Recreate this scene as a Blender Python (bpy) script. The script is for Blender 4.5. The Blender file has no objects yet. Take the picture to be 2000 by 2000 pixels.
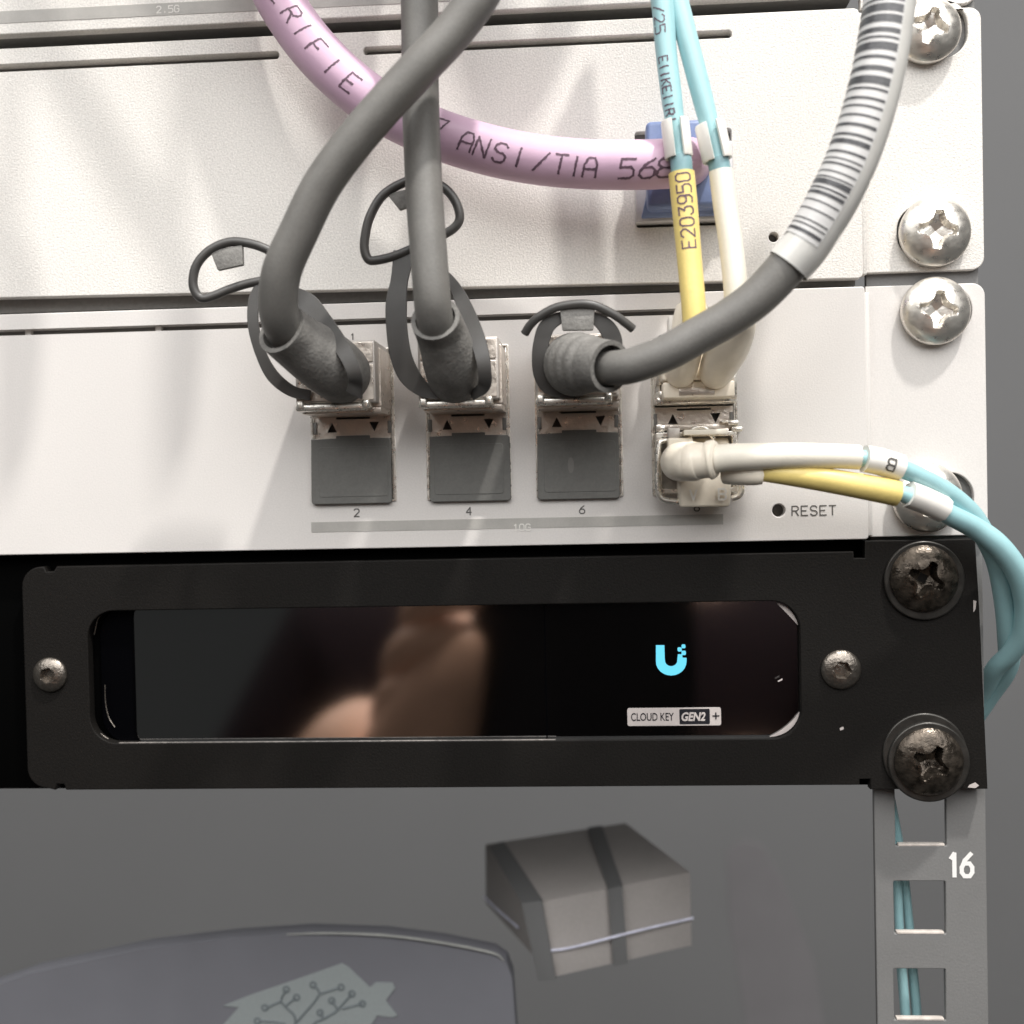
import bpy, bmesh, math, random
from mathutils import Vector, Matrix
random.seed(7)
scn = bpy.context.scene
C = scn.collection
# ------------------------------------------------------------------ units
# Everything is laid out on the rack front: u right, v down, h towards the viewer,
# in steps of S metres (1U = 44.45 mm is about 520 steps).
S = 8.5e-5
F = 2300.0                      # camera distance in steps
dX = Vector((34000, -689, -F)).normalized()
VX = (F * F + 689 * (-50.0)) / 34000
NN = Vector((VX, -50.0, F)).normalized()
dD = NN.cross(dX)
U0, V0 = 1000 + VX, 950.0       # point of the rack front straight ahead of the camera

def W(u, v, h=0.0):
    return Vector(((u - 1000) * S, -h * S, -(v - 1000) * S))

def q(px, py, h=0.0):           # measured photo point at a given distance from the rack front
    r = Vector((px - 1000, py - 1000, F))
    t = (F - h) / r.dot(NN)
    return Vector((r.dot(dX) * t + U0, r.dot(dD) * t + V0, h))

def rs(r, h):                   # apparent radius to true radius at height h
    return r * (F - h) / F

# ------------------------------------------------------------------ camera
cam = bpy.data.objects.new('camera', bpy.data.cameras.new('camera'))
C.objects.link(cam); scn.camera = cam
cam.data.sensor_width = 36; cam.data.lens = 36 * F / 2000
cam.data.clip_start = 0.005; cam.data.clip_end = 20
# camera axes given in (X right, Y into the rack, Z up) world coordinates
def w_of(c):                    # a camera-frame direction (x right, y down, z forward) in world axes
    return Vector((c.dot(dX), c.dot(NN), -c.dot(dD)))
cx_, cy_, cz_ = w_of(Vector((1, 0, 0))), w_of(Vector((0, -1, 0))), w_of(Vector((0, 0, -1)))
M = Matrix((cx_, cy_, cz_)).transposed().to_4x4()
M.translation = W(U0, V0, F)
cam.matrix_world = M
cam.data.dof.use_dof = True
cam.data.dof.focus_distance = F * S * 0.97
cam.data.dof.aperture_fstop = 14

# ------------------------------------------------------------------ world and lamps
world = bpy.data.worlds.new('World'); scn.world = world; world.use_nodes = True
bg = world.node_tree.nodes['Background']
bg.inputs[0].default_value = (0.97, 1.0, 0.98, 1); bg.inputs[1].default_value = 0.055

def lamp(name, u, v, h, size, power, col, aim=(1000, 800, 0)):
    l = bpy.data.lights.new(name, 'AREA'); l.shape = 'DISK'; l.size = size; l.energy = power; l.color = col
    o = bpy.data.objects.new(name, l); C.objects.link(o)
    o.location = W(u, v, h)
    o.rotation_euler = (W(*aim) - o.location).to_track_quat('-Z', 'Y').to_euler()
    return o
lamp('ceiling_spot', 5600, -12500, 4700, 0.06, 17.5, (1.0, 0.97, 0.925))
lamp('soft_fill', -4800, -9800, 9800, 1.3, 15.0, (1.0, 0.995, 0.985))  # added soft fill from the left, stands in for ambient light
lamp('soft_fill', 6200, -8200, 10500, 1.3, 16.4, (1.0, 0.995, 0.985))  # matching added fill from the right
scn.view_settings.view_transform = 'Standard'; scn.view_settings.look = 'None'
scn.view_settings.exposure = 0.0; scn.view_settings.gamma = 1.0
scn.render.resolution_x = scn.render.resolution_y = 1024
scn.render.engine = 'CYCLES'

# ------------------------------------------------------------------ materials
def lin(c):
    return tuple(((x / 255) / 12.92 if x / 255 <= 0.04045 else ((x / 255 + 0.055) / 1.055) ** 2.4) for x in c)

def mat(name, rgb, rough=0.5, metal=0.0, grain=0.0, grain_px=2.0, bump=0.0, bump_px=3.0, blot=0.0, blot_px=60,
        spec=0.5, coat=0.0, emit=None, rough_var=0.0, sss=0.0, ior=1.5):
    m = bpy.data.materials.new(name); m.use_nodes = True
    nt = m.node_tree; p = nt.nodes['Principled BSDF']
    col = lin(rgb) if max(rgb) > 1.0 else tuple(rgb)
    p.inputs['Base Color'].default_value = (*col, 1)
    p.inputs['Roughness'].default_value = rough
    p.inputs['Metallic'].default_value = metal
    p.inputs['Specular IOR Level'].default_value = spec
    p.inputs['Coat Weight'].default_value = coat
    p.inputs['IOR'].default_value = ior
    if sss:
        p.inputs['Subsurface Weight'].default_value = sss
        p.inputs['Subsurface Radius'].default_value = (1, .8, .6)
        p.inputs['Subsurface Scale'].default_value = 12 * S
    tc = nt.nodes.new('ShaderNodeTexCoord')
    def noise(px, detail=2):
        n = nt.nodes.new('ShaderNodeTexNoise'); n.inputs['Scale'].default_value = 1 / (px * S)
        n.inputs['Detail'].default_value = detail
        nt.links.new(tc.outputs['Object'], n.inputs['Vector']); return n
    last = None
    for amt, px, det in ((grain, grain_px, 2), (blot, blot_px, 4)):
        if amt:
            n = noise(px, det)
            mr = nt.nodes.new('ShaderNodeMapRange')
            mr.inputs['From Min'].default_value = 0.25; mr.inputs['From Max'].default_value = 0.75
            mr.inputs['To Min'].default_value = 1 - amt; mr.inputs['To Max'].default_value = 1 + amt
            nt.links.new(n.outputs['Fac'], mr.inputs['Value'])
            vm = nt.nodes.new('ShaderNodeVectorMath'); vm.operation = 'SCALE'
            if last is None: vm.inputs[0].default_value = col
            else: nt.links.new(last, vm.inputs[0])
            nt.links.new(mr.outputs['Result'], vm.inputs['Scale'])
            last = vm.outputs['Vector']
    if last is not None: nt.links.new(last, p.inputs['Base Color'])
    if bump:
        n = noise(bump_px, 3); b = nt.nodes.new('ShaderNodeBump')
        b.inputs['Strength'].default_value = bump; b.inputs['Distance'].default_value = bump_px * S * 0.5
        nt.links.new(n.outputs['Fac'], b.inputs['Height']); nt.links.new(b.outputs['Normal'], p.inputs['Normal'])
    if rough_var:
        n = noise(14, 4); mr = nt.nodes.new('ShaderNodeMapRange')
        mr.inputs['From Min'].default_value = 0.3; mr.inputs['From Max'].default_value = 0.7
        mr.inputs['To Min'].default_value = max(0.02, rough - rough_var); mr.inputs['To Max'].default_value = rough + rough_var
        nt.links.new(n.outputs['Fac'], mr.inputs['Value']); nt.links.new(mr.outputs['Result'], p.inputs['Roughness'])
    if emit:
        p.inputs['Emission Color'].default_value = (*lin(emit[0]), 1); p.inputs['Emission Strength'].default_value = emit[1]
    return m

MT = dict(
    silver=mat('silver_paint', (0.725, 0.695, 0.655), 0.42, 0.0, grain=0.15, grain_px=4.0, bump=0.6, bump_px=3.5, blot=0.02, blot_px=400),
    silver_soft=mat('silver_paint_smooth', (0.66, 0.63, 0.605), 0.42, 0.0, grain=0.05, grain_px=3.2, bump=0.15, bump_px=3.5, blot=0.025, blot_px=300),
    steel=mat('dark_chassis', (0.26, 0.25, 0.235), 0.6, 0.0, grain=.1, grain_px=8),
    slot=mat('slot_dark', (0.18, 0.173, 0.163), 0.7),
    band=mat('grey_print', (0.40, 0.385, 0.36), 0.5, grain=0.05, blot=.1, blot_px=50),
    print_dark=mat('dark_print', (0.09, 0.085, 0.08), 0.6),
    print_ink=mat('ink_print', (0.12, 0.07, 0.10), 0.6, blot=0.3, blot_px=9),
    print_light=mat('light_print', (0.72, 0.70, 0.66), 0.5),
    chrome=mat('bright_plated_metal', (0.90, 0.86, 0.79), 0.3, 0.82, bump=0.12, bump_px=14, rough_var=0.12),
    cage=mat('plated_cage', (0.70, 0.63, 0.56), 0.36, 0.75, grain=.06, bump=0.25, bump_px=9, rough_var=0.12),
    head=mat('zinc_housing', (0.52, 0.48, 0.44), 0.42, 0.35, grain=.06, grain_px=4, bump=.15, bump_px=5),
    rubber=mat('black_rubber_jacket', (0.150, 0.144, 0.134), 0.50, 0.0, grain=0.08, grain_px=4, bump=0.15, bump_px=5, blot=0.10, blot_px=45, spec=0.35),
    boot=mat('black_moulded_boot', (0.175, 0.168, 0.157), 0.62, 0.0, grain=0.14, grain_px=4, bump=0.5, bump_px=6, blot=0.18, blot_px=24, spec=0.35),
    strap=mat('black_pull_strap', (0.066, 0.063, 0.060), 0.42, 0.0, grain=0.05, blot=.1, blot_px=40, spec=0.5),
    plug=mat('black_dust_plug', (0.142, 0.140, 0.132), 0.6, grain=0.06, grain_px=5, blot=0.06, blot_px=25, bump=.1, bump_px=4, spec=.25),
    pink=mat('lilac_jacket', (0.62, 0.42, 0.55), 0.42, 0.0, grain=.015, blot=.04, blot_px=60, bump=.05, bump_px=12),
    blue=mat('blue_plug', (0.19, 0.25, 0.44), 0.35, blot=.12, blot_px=20),
    clear=mat('clear_plastic_frame', (0.62, 0.60, 0.60), 0.18, blot=.08, blot_px=12),
    teal=mat('aqua_jacket', (0.34, 0.57, 0.60), 0.36, grain=.02, blot=.05, blot_px=30),
    teal_dark=mat('aqua_ferrule', (0.20, 0.34, 0.37), 0.4, blot=.08, blot_px=12),
    yellow=mat('yellow_sleeve', (0.76, 0.60, 0.21), 0.42, grain=.03, bump=.1, bump_px=8, blot=.05, blot_px=20),
    cream=mat('cream_sleeve', (0.80, 0.75, 0.65), 0.45, grain=.03, bump=.1, bump_px=5, blot=.03, blot_px=20),
    cream_hard=mat('cream_moulding', (0.92, 0.84, 0.71), 0.32, grain=.02, blot=.06, blot_px=18),
    white=mat('white_plastic', (0.80, 0.77, 0.72), 0.35, blot=.03, blot_px=15),
    sleeve=mat('milky_sleeve', (0.60, 0.59, 0.56), 0.3, blot=.06, blot_px=30, coat=.3),
    label=mat('white_label', (0.62, 0.61, 0.60), 0.45, blot=.05, blot_px=16, coat=.15),
    bar=mat('barcode_ink', (0.065, 0.065, 0.07), 0.45, blot=.35, blot_px=10, coat=.15),
    screw=mat('nickel_screw', (0.80, 0.76, 0.70), 0.34, 0.85, bump=0.10, bump_px=16, rough_var=0.10),
    black=mat('black_powder_coat', (0.0092, 0.0082, 0.0074), 0.55, 0.0, grain=0.25, grain_px=4, bump=0.3, bump_px=4, blot=.1, blot_px=200, spec=.12),
    void=mat('black_chassis', (0.002, 0.002, 0.002), 0.9, spec=0.0),  # flat black of the device body behind the panel
    glass=mat('display_glass', (0.0012, 0.001, 0.001), 0.06, 0.0, ior=3.6),
    gloss=mat('black_gloss_plastic', (0.001, 0.001, 0.0015), 0.25, spec=.08),
    blackscrew=mat('worn_black_screw', (0.075, 0.062, 0.05), 0.33, 0.8, bump=.35, bump_px=9, blot=.75, blot_px=16, rough_var=.18),
    washer=mat('black_washer', (0.05, 0.047, 0.043), 0.3, 0.6, blot=.4, blot_px=30),
    button=mat('steel_button_screw', (0.22, 0.195, 0.17), 0.32, 0.9, bump=.35, bump_px=6, blot=.3, blot_px=8),
    glow=mat('lit_pixels', (0.02, 0.05, 0.06), 0.4, emit=((110, 225, 255), 1.0)),
    edge=mat('edge_highlight', (0.22, 0.20, 0.185), 0.45, blot=.5, blot_px=9),  # tone of the highlight drawn along the window's lower edge
    sheen_m=mat('sheen_grey', (0.150, 0.144, 0.150), 0.8, blot=.05, blot_px=200),  # grey for the painted sheen in the background
    badge=mat('badge_white', (0.50, 0.45, 0.43), 0.45, blot=.06, blot_px=14),
    badge_dark=mat('badge_dark', (0.004, 0.004, 0.008), 0.5),
    rail=mat('rack_rail_coat', (0.172, 0.170, 0.167), 0.5, grain=.06, grain_px=4, bump=.15, bump_px=5, blot=.06, blot_px=120),
    lip=mat('pale_edge', (0.75, 0.68, 0.62), 0.35, 0.3, blot=.2, blot_px=15),
    white_ink=mat('white_ink', (0.80, 0.78, 0.76), 0.5),
    wall=mat('grey_backdrop', (0.148, 0.148, 0.150), 0.9, spec=0.0, blot=.02, blot_px=900),
    card=mat('tan_card', (0.42, 0.39, 0.372), 0.8, grain=.04, grain_px=8, blot=.05, blot_px=90),
    darkstrap=mat('grey_strap', (0.16, 0.16, 0.16), 0.7),
    string=mat('pale_string', (0.72, 0.72, 0.85), 0.6, blot=.2, blot_px=20),
    slate=mat('slate_shell', (0.158, 0.158, 0.176), 0.85, blot=.05, blot_px=150),
    rim=mat('rim_highlight', (0.30, 0.30, 0.285), 0.5, blot=.2, blot_px=40),
    sticker=mat('pale_sticker', (0.27, 0.295, 0.295), 0.6, grain=.04, grain_px=8),
    sticker_ink=mat('sticker_lines', (0.135, 0.155, 0.165), 0.6),
    skin=mat('skin', (0.95, 0.56, 0.38), 0.5, blot=.1, blot_px=300),
    shirt=mat('dark_shirt', (0.02, 0.012, 0.014), 0.9, spec=.1),
    hair=mat('dark_hair', (0.03, 0.02, 0.015), 0.7),
    phone=mat('black_phone', (0.006, 0.004, 0.005), 0.3, spec=.3),
)

# ------------------------------------------------------------------ object helpers
def link(name, me, material, parent=None, origin=None, smooth=False):
    """mesh in world coordinates -> object whose origin is the parent's origin (or ORIGIN)"""
    o = bpy.data.objects.new(name, me); C.objects.link(o)
    if parent is not None:
        root = parent
        off = Vector(parent['_o'])
        o.parent = parent
        o['_o'] = list(off)
        me.transform(Matrix.Translation(-off))
    else:
        off = origin if origin is not None else Vector((0, 0, 0))
        me.transform(Matrix.Translation(-off)); o.location = off; o['_o'] = list(off)
    me.materials.append(MT[material])
    if smooth:
        for p in me.polygons: p.use_smooth = True
    return o

def thing(name, label, cat, uvh, group=None, kind=None):
    o = bpy.data.objects.new(name, None); C.objects.link(o)
    w = W(*uvh); o.location = w; o['_o'] = list(w)
    o.empty_display_size = 0.005
    o['label'] = label; o['category'] = cat
    if group: o['group'] = group
    if kind: o['kind'] = kind
    return o

def tag(o, label, cat, group=None):
    o['label'] = label; o['category'] = cat
    if group: o['group'] = group
    return o

def bm_mesh(bm, name, bevel=0.0, segs=2, sharp=None):
    bmesh.ops.remove_doubles(bm, verts=bm.verts, dist=1e-9)
    if bevel > 0:
        bmesh.ops.bevel(bm, geom=list(bm.edges), offset=bevel * S, segments=segs, affect='EDGES', profile=0.5, clamp_overlap=True)
    bmesh.ops.recalc_face_normals(bm, faces=bm.faces)
    me = bpy.data.meshes.new(name); bm.to_mesh(me); bm.free()
    return me

def shade(o, angle=35):
    me = o.data
    for p in me.polygons: p.use_smooth = True
    bm = bmesh.new(); bm.from_mesh(me)
    for e in bm.edges:
        if len(e.link_faces) == 2 and e.calc_face_angle(0) > math.radians(angle): e.smooth = False
    bm.to_mesh(me); bm.free()
    return o

def add_box(bm, u0, u1, v0, v1, h0, h1):
    vs = [bm.verts.new(W(u, v, h)) for u in (u0, u1) for v in (v0, v1) for h in (h0, h1)]
    for f in ((0, 1, 3, 2), (4, 6, 7, 5), (0, 4, 5, 1), (2, 3, 7, 6), (0, 2, 6, 4), (1, 5, 7, 3)):
        bm.faces.new([vs[i] for i in f])

def box(name, m, parent, u0, u1, v0, v1, h0, h1, bevel=1.5, segs=2):
    bm = bmesh.new(); add_box(bm, u0, u1, v0, v1, h0, h1)
    return shade(link(name, bm_mesh(bm, name, bevel, segs), m, parent))

def hexa(name, m, parent, pts, bevel=1.5, segs=2):
    """pts: 8 (u,v,h): front tl tr br bl, back tl tr br bl"""
    bm = bmesh.new(); vs = [bm.verts.new(W(*p)) for p in pts]
    for f in ((0, 1, 2, 3), (4, 7, 6, 5), (0, 4, 5, 1), (1, 5, 6, 2), (2, 6, 7, 3), (3, 7, 4, 0)):
        bm.faces.new([vs[i] for i in f])
    return shade(link(name, bm_mesh(bm, name, bevel, segs), m, parent))

def rrect(u0, u1, v0, v1, r, n=6, rr=None):
    """rounded rectangle, radii tl tr br bl"""
    rr = rr or (r, r, r, r); pts = []
    for (cu, cv, a0, rad) in ((u0, v0, 180, rr[0]), (u1, v0, 270, rr[1]), (u1, v1, 0, rr[2]), (u0, v1, 90, rr[3])):
        su = 1 if cu == u0 else -1; sv = 1 if cv == v0 else -1
        if rad <= 0: pts.append((cu, cv)); continue
        for k in range(n + 1):
            a = math.radians(a0 + 90 * k / n)
            pts.append((cu + su * rad + rad * math.cos(a), cv + sv * rad + rad * math.sin(a)))
    return pts

def circle(u, v, r, n=28, squash=1.0):
    return [(u + r * math.cos(2 * math.pi * k / n), v + squash * r * math.sin(2 * math.pi * k / n)) for k in range(n)]

def plate(name, m, parent, loops, h0, h1, bevel=0.0, bres=1, smooth=True, origin=None):
    """flat plate from an outline and its holes"""
    cu = bpy.data.curves.new(name, 'CURVE'); cu.dimensions = '2D'; cu.fill_mode = 'BOTH'
    for lp in loops:
        sp = cu.splines.new('POLY'); sp.points.add(len(lp) - 1); sp.use_cyclic_u = True
        for i, (u, v) in enumerate(lp): sp.points[i].co = (u - 1000, -(v - 1000), 0, 1)
    cu.extrude = max((h1 - h0) / 2 - bevel, 0.001); cu.bevel_depth = bevel; cu.bevel_resolution = bres; cu.offset = -bevel
    t = bpy.data.objects.new('t', cu); C.objects.link(t)
    dg = bpy.context.evaluated_depsgraph_get()
    me = bpy.data.meshes.new_from_object(t.evaluated_get(dg))
    bpy.data.objects.remove(t); bpy.data.curves.remove(cu)
    mid = (h0 + h1) / 2
    for vt in me.vertices:
        x, y, z = vt.co; vt.co = (x * S, -(z + mid) * S, y * S)
    me.materials.clear(); me.name = name
    o = link(name, me, m, parent, origin)
    return shade(o, 30)

def smooth_path(pts, n=10):
    """Catmull-Rom through points of any dimension"""
    P = [Vector(p) if len(p) <= 4 else p for p in pts]
    out = []
    for i in range(len(P) - 1):
        p0 = P[i - 1] if i > 0 else P[i] * 2 - P[i + 1]
        p1, p2 = P[i], P[i + 1]
        p3 = P[i + 2] if i + 2 < len(P) else P[i + 1] * 2 - P[i]
        for k in range(n):
            t = k / n
            out.append(0.5 * ((2 * p1) + (p2 - p0) * t + (2 * p0 - 5 * p1 + 4 * p2 - p3) * t * t + (3 * p1 - p0 - 3 * p2 + p3) * t ** 3))
    out.append(P[-1]); return out

class Tube:
    """a round tube through (px, py, h, apparent radius) stations, measured in the photo"""
    def __init__(s, st, n=10, raw=False):
        if raw: P = [Vector(x) for x in st]
        else: P = [Vector((*q(x, y, h), rs(r, h))) for x, y, h, r in st]
        sp = smooth_path(P, n)
        s.c = [Vector(p[:3]) for p in sp]; s.r = [p[3] for p in sp]
        s.L = [0.0]
        for a, b in zip(s.c, s.c[1:]): s.L.append(s.L[-1] + (b - a).length)
    def mesh(s, name, segs=24, cap=True, hollow=0.0, rib=None, oval=1.0):
        bm = bmesh.new(); n = len(s.c); rings = []
        T = [(s.c[min(i + 1, n - 1)] - s.c[max(i - 1, 0)]).normalized() for i in range(n)]
        ref = Vector((0, 0, 1)) if abs(T[0].z) < 0.9 else Vector((0, 1, 0))
        nn = (ref - T[0] * ref.dot(T[0])).normalized()
        for i in range(n):
            nn = (nn - T[i] * nn.dot(T[i])).normalized(); b = T[i].cross(nn)
            r = s.r[i] + (rib(s.L[i]) if rib else 0)
            rings.append([bm.verts.new(W(*(s.c[i] + (nn * math.cos(a) * oval + b * math.sin(a)) * r)))
                          for a in (2 * math.pi * k / segs for k in range(segs))])
        for a, b in zip(rings, rings[1:]):
            for k in range(segs): bm.faces.new((a[k], a[(k + 1) % segs], b[(k + 1) % segs], b[k]))
        def ring_in(i, sgn, rin):
            cen = s.c[i]; out = rings[i]
            t = W(*(cen + T[i] * 0)) ; ctr = W(*cen)
            inner = [bm.verts.new(ctr + (v.co - ctr) * rin) for v in out]
            for k in range(segs): bm.faces.new((out[k], out[(k + 1) % segs], inner[(k + 1) % segs], inner[k]))
            dirw = W(*(cen - T[i] * sgn * 26)) - ctr
            deep = [bm.verts.new(v.co + dirw) for v in inner]
            for k in range(segs): bm.faces.new((inner[k], inner[(k + 1) % segs], deep[(k + 1) % segs], deep[k]))
            bm.faces.new(deep)
        if hollow: ring_in(n - 1, 1, hollow)
        elif cap: bm.faces.new(rings[-1])
        if cap: bm.faces.new(rings[0])
        bmesh.ops.recalc_face_normals(bm, faces=bm.faces)
        me = bpy.data.meshes.new(name); bm.to_mesh(me); bm.free(); return me
    def build(s, name, m, parent, **k):
        return shade(link(name, s.mesh(name, **k), m, parent), 50)
    def at(s, d):
        """centre, tangent, radius at distance d"""
        d = max(0.0, min(d, s.L[-1] - 1e-6))
        lo, hi = 0, len(s.L) - 1
        while hi - lo > 1:
            mid = (lo + hi) // 2
            if s.L[mid] <= d: lo = mid
            else: hi = mid
        t = (d - s.L[lo]) / max(s.L[hi] - s.L[lo], 1e-9)
        c = s.c[lo].lerp(s.c[hi], t)
        n = len(s.c)
        Ta = (s.c[min(lo + 1, n - 1)] - s.c[max(lo - 1, 0)]).normalized(); Tb = (s.c[min(hi + 1, n - 1)] - s.c[max(hi - 1, 0)]).normalized()
        return c, Ta.lerp(Tb, t).normalized(), s.r[lo] + (s.r[hi] - s.r[lo]) * t
    def surf(s, d, a, lift=0.5):
        """point on the skin: a = 0 faces the viewer, positive towards the text's up side"""
        c, T, r = s.at(d)
        hh = Vector((0, 0, 1)); nrm = (hh - T * hh.dot(T)).normalized()
        up = Vector((T.y, -T.x, 0)); up = (up - T * up.dot(T) - nrm * up.dot(nrm)).normalized()
        return W(*(c + (nrm * math.cos(a) + up * math.sin(a)) * (r + lift)))

# ------------------------------------------------------------------ stroke lettering
G = {  # strokes on a 4 x 6 grid, y up
 'A': [[(0,0),(0,4),(1,6),(3,6),(4,4),(4,0)],[(0,2.6),(4,2.6)]], 'B': [[(0,0),(0,6),(3,6),(4,5),(4,4),(3,3.2),(0,3.2)],[(3,3.2),(4,2.2),(4,1),(3,0),(0,0)]],
 'C': [[(4,5),(3,6),(1,6),(0,5),(0,1),(1,0),(3,0),(4,1)]], 'D': [[(0,0),(0,6),(3,6),(4,5),(4,1),(3,0),(0,0)]],
 'E': [[(4,6),(0,6),(0,0),(4,0)],[(0,3),(3,3)]], 'F': [[(4,6),(0,6),(0,0)],[(0,3),(3,3)]],
 'G': [[(4,5),(3,6),(1,6),(0,5),(0,1),(1,0),(3,0),(4,1),(4,3),(2.2,3)]], 'I': [[(2,0),(2,6)]],
 'K': [[(0,0),(0,6)],[(4,6),(0,2.6)],[(1.5,3.6),(4,0)]], 'L': [[(0,6),(0,0),(4,0)]],
 'N': [[(0,0),(0,6),(4,0),(4,6)]], 'O': [[(1,0),(0,1),(0,5),(1,6),(3,6),(4,5),(4,1),(3,0),(1,0)]],
 'R': [[(0,0),(0,6),(3,6),(4,5),(4,4),(3,3),(0,3)],[(2,3),(4,0)]], 'S': [[(4,5),(3,6),(1,6),(0,5),(0,4),(1,3.1),(3,2.9),(4,2),(4,1),(3,0),(1,0),(0,1)]],
 'T': [[(0,6),(4,6)],[(2,6),(2,0)]], 'V': [[(0,6),(2,0),(4,6)]], 'Y': [[(0,6),(2,3),(4,6)],[(2,3),(2,0)]],
 'U': [[(0,6),(0,1),(1,0),(3,0),(4,1),(4,6)]], '/': [[(0,0),(4,6)]], '-': [[(0,3),(4,3)]], '.': [[(2,0),(2,1)]],
 '0': [[(1,0),(0,1),(0,5),(1,6),(3,6),(4,5),(4,1),(3,0),(1,0)]], '1': [[(1,4.8),(2.2,6),(2.2,0)]],
 '2': [[(0,5),(1,6),(3,6),(4,5),(4,3.8),(0,0),(4,0)]], '3': [[(0,6),(4,6),(2,3.6),(3.4,3.4),(4,2.4),(4,1),(3,0),(1,0),(0,1)]],
 '4': [[(3,0),(3,6),(0,2),(4,2)]], '5': [[(4,6),(0,6),(0,3.4),(3,3.6),(4,2.6),(4,1),(3,0),(0,0)]],
 '6': [[(3.6,6),(1.2,4.2),(0,2.2),(0,1),(1,0),(3,0),(4,1),(4,2.4),(3,3.4),(1,3.4),(0,2.4)]],
 '7': [[(0,6),(4,6),(2,0)]], '8': [[(1,3.1),(0,4),(0,5),(1,6),(3,6),(4,5),(4,4),(3,3.1),(1,3.1),(0,2),(0,1),(1,0),(3,0),(4,1),(4,2),(3,3.1)]],
 '9': [[(4,3.6),(3,2.6),(1,2.6),(0,3.6),(0,5),(1,6),(3,6),(4,5),(4,1),(3,0),(0.5,0)]],
 '+': [[(0,3),(4,3)],[(2,1),(2,5)]], ' ': []}

def text_strokes(txt, height, adv=5.6, slant=0.0, start=0.0, wide=1.0):
    """list of polylines in (x along, y up) steps"""
    k = height / 6; out = []; x = start
    for ch in txt:
        for st in G[ch]:
            out.append([(x + (a * wide + b * slant) * k, b * k) for a, b in st])
        x += adv * k * wide
    return out

def stroke_mesh(name, lines, w, place, step=5.0, jit=0.0):
    """place(x, y, i) -> world point; each stroke becomes a thin ribbon on the surface"""
    bm = bmesh.new(); i = 0
    for ln in lines:
        for (x0, y0), (x1, y1) in zip(ln, ln[1:]):
            L = math.hypot(x1 - x0, y1 - y0)
            if L < 1e-6: continue
            i += 1; dx, dy = (x1 - x0) / L, (y1 - y0) / L
            e = w * 0.3; a0, a1 = -e, L + e
            n = max(1, int((a1 - a0) / step)); prev = None
            for k in range(n + 1):
                a = a0 + (a1 - a0) * k / n
                j = random.uniform(-jit, jit)
                cx, cy = x0 + dx * a + dy * j, y0 + dy * a - dx * j
                ww = w / 2 * (1 + random.uniform(-jit, jit) * 0.5)
                pa = bm.verts.new(place(cx - dy * ww, cy + dx * ww, i)); pb = bm.verts.new(place(cx + dy * ww, cy - dx * ww, i))
                if prev: bm.faces.new((prev[0], prev[1], pb, pa))
                prev = (pa, pb)
    me = bpy.data.meshes.new(name); bm.to_mesh(me); bm.free(); return me

def tube_text(name, m, parent, tube, txt, d0, height, w, ang=0.0, adv=5.6, slant=0.0, jit=0.4, flip=False, wide=1.0):
    lines = text_strokes(txt, height, adv, slant, wide=wide)
    def place(x, y, i):
        c, T, r = tube.at(d0 + x)
        y2 = y - height / 2
        if flip: return tube.surf(d0 - x, ang - y2 / r, 0.35 + 0.012 * (i % 40))
        return tube.surf(d0 + x, ang + y2 / r, 0.35 + 0.012 * (i % 40))
    return link(name, stroke_mesh(name, lines, w, place, 3.0, jit), m, parent)

def flat_text(name, m, parent, txt, u, v, h, height, w, adv=5.6, slant=0.0, rot=0.0, wide=1.0, jit=0.0):
    """u, v: lower left of the first letter"""
    ca, sa = math.cos(rot), math.sin(rot)
    def place(x, y, i):
        return W(u + x * ca + y * sa, v + x * sa - y * ca, h + 0.01 * (i % 40))
    return link(name, stroke_mesh(name, text_strokes(txt, height, adv, slant, wide=wide), w, place, 8.0, jit), m, parent)

def font_text(name, m, parent, txt, u, v, h, height, xs=1.0, bold=0.0, shear=0.0, thick=0.6):
    cu = bpy.data.curves.new(name, 'FONT'); cu.body = txt; cu.size = height / 0.70; cu.offset = bold; cu.shear = shear
    cu.extrude = thick / 2; cu.resolution_u = 4
    t = bpy.data.objects.new('t', cu); C.objects.link(t)
    me = bpy.data.meshes.new_from_object(t.evaluated_get(bpy.context.evaluated_depsgraph_get()))
    bpy.data.objects.remove(t); bpy.data.curves.remove(cu)
    for vt in me.vertices:
        x, y, z = vt.co; vt.co = W(u + x * xs, v - y, h + z)
    me.materials.clear(); me.name = name
    return link(name, me, m, parent)

def ribbon(name, m, parent, st, thick=5.0, n=8, face=(0, 0, 1), bevel=1.2):
    """flat strap through (px, py, h, apparent width); its broad side faces FACE"""
    P = smooth_path([Vector((*q(x, y, h), rs(w, h))) for x, y, h, w in st], n)
    bm = bmesh.new(); prev = None; F_ = Vector(face)
    for i, p in enumerate(P):
        c = Vector(p[:3]); T = (Vector(P[min(i + 1, len(P) - 1)][:3]) - Vector(P[max(i - 1, 0)][:3])).normalized()
        nrm = (F_ - T * F_.dot(T)).normalized(); b = T.cross(nrm); w = p[3] / 2; t = thick / 2
        prof = [(-w, -t * .5), (-w * .93, -t), (w * .93, -t), (w, -t * .5), (w, t * .5), (w * .93, t), (-w * .93, t), (-w, t * .5)]
        ring = [bm.verts.new(W(*(c + b * x + nrm * y))) for x, y in prof]
        if prev:
            for k in range(8): bm.faces.new((prev[k], prev[(k + 1) % 8], ring[(k + 1) % 8], ring[k]))
        else: bm.faces.new(ring)
        prev = ring
    bm.faces.new(prev)
    bmesh.ops.recalc_face_normals(bm, faces=bm.faces)
    me = bpy.data.meshes.new(name); bm.to_mesh(me); bm.free()
    return shade(link(name, me, m, parent), 40)

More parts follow.
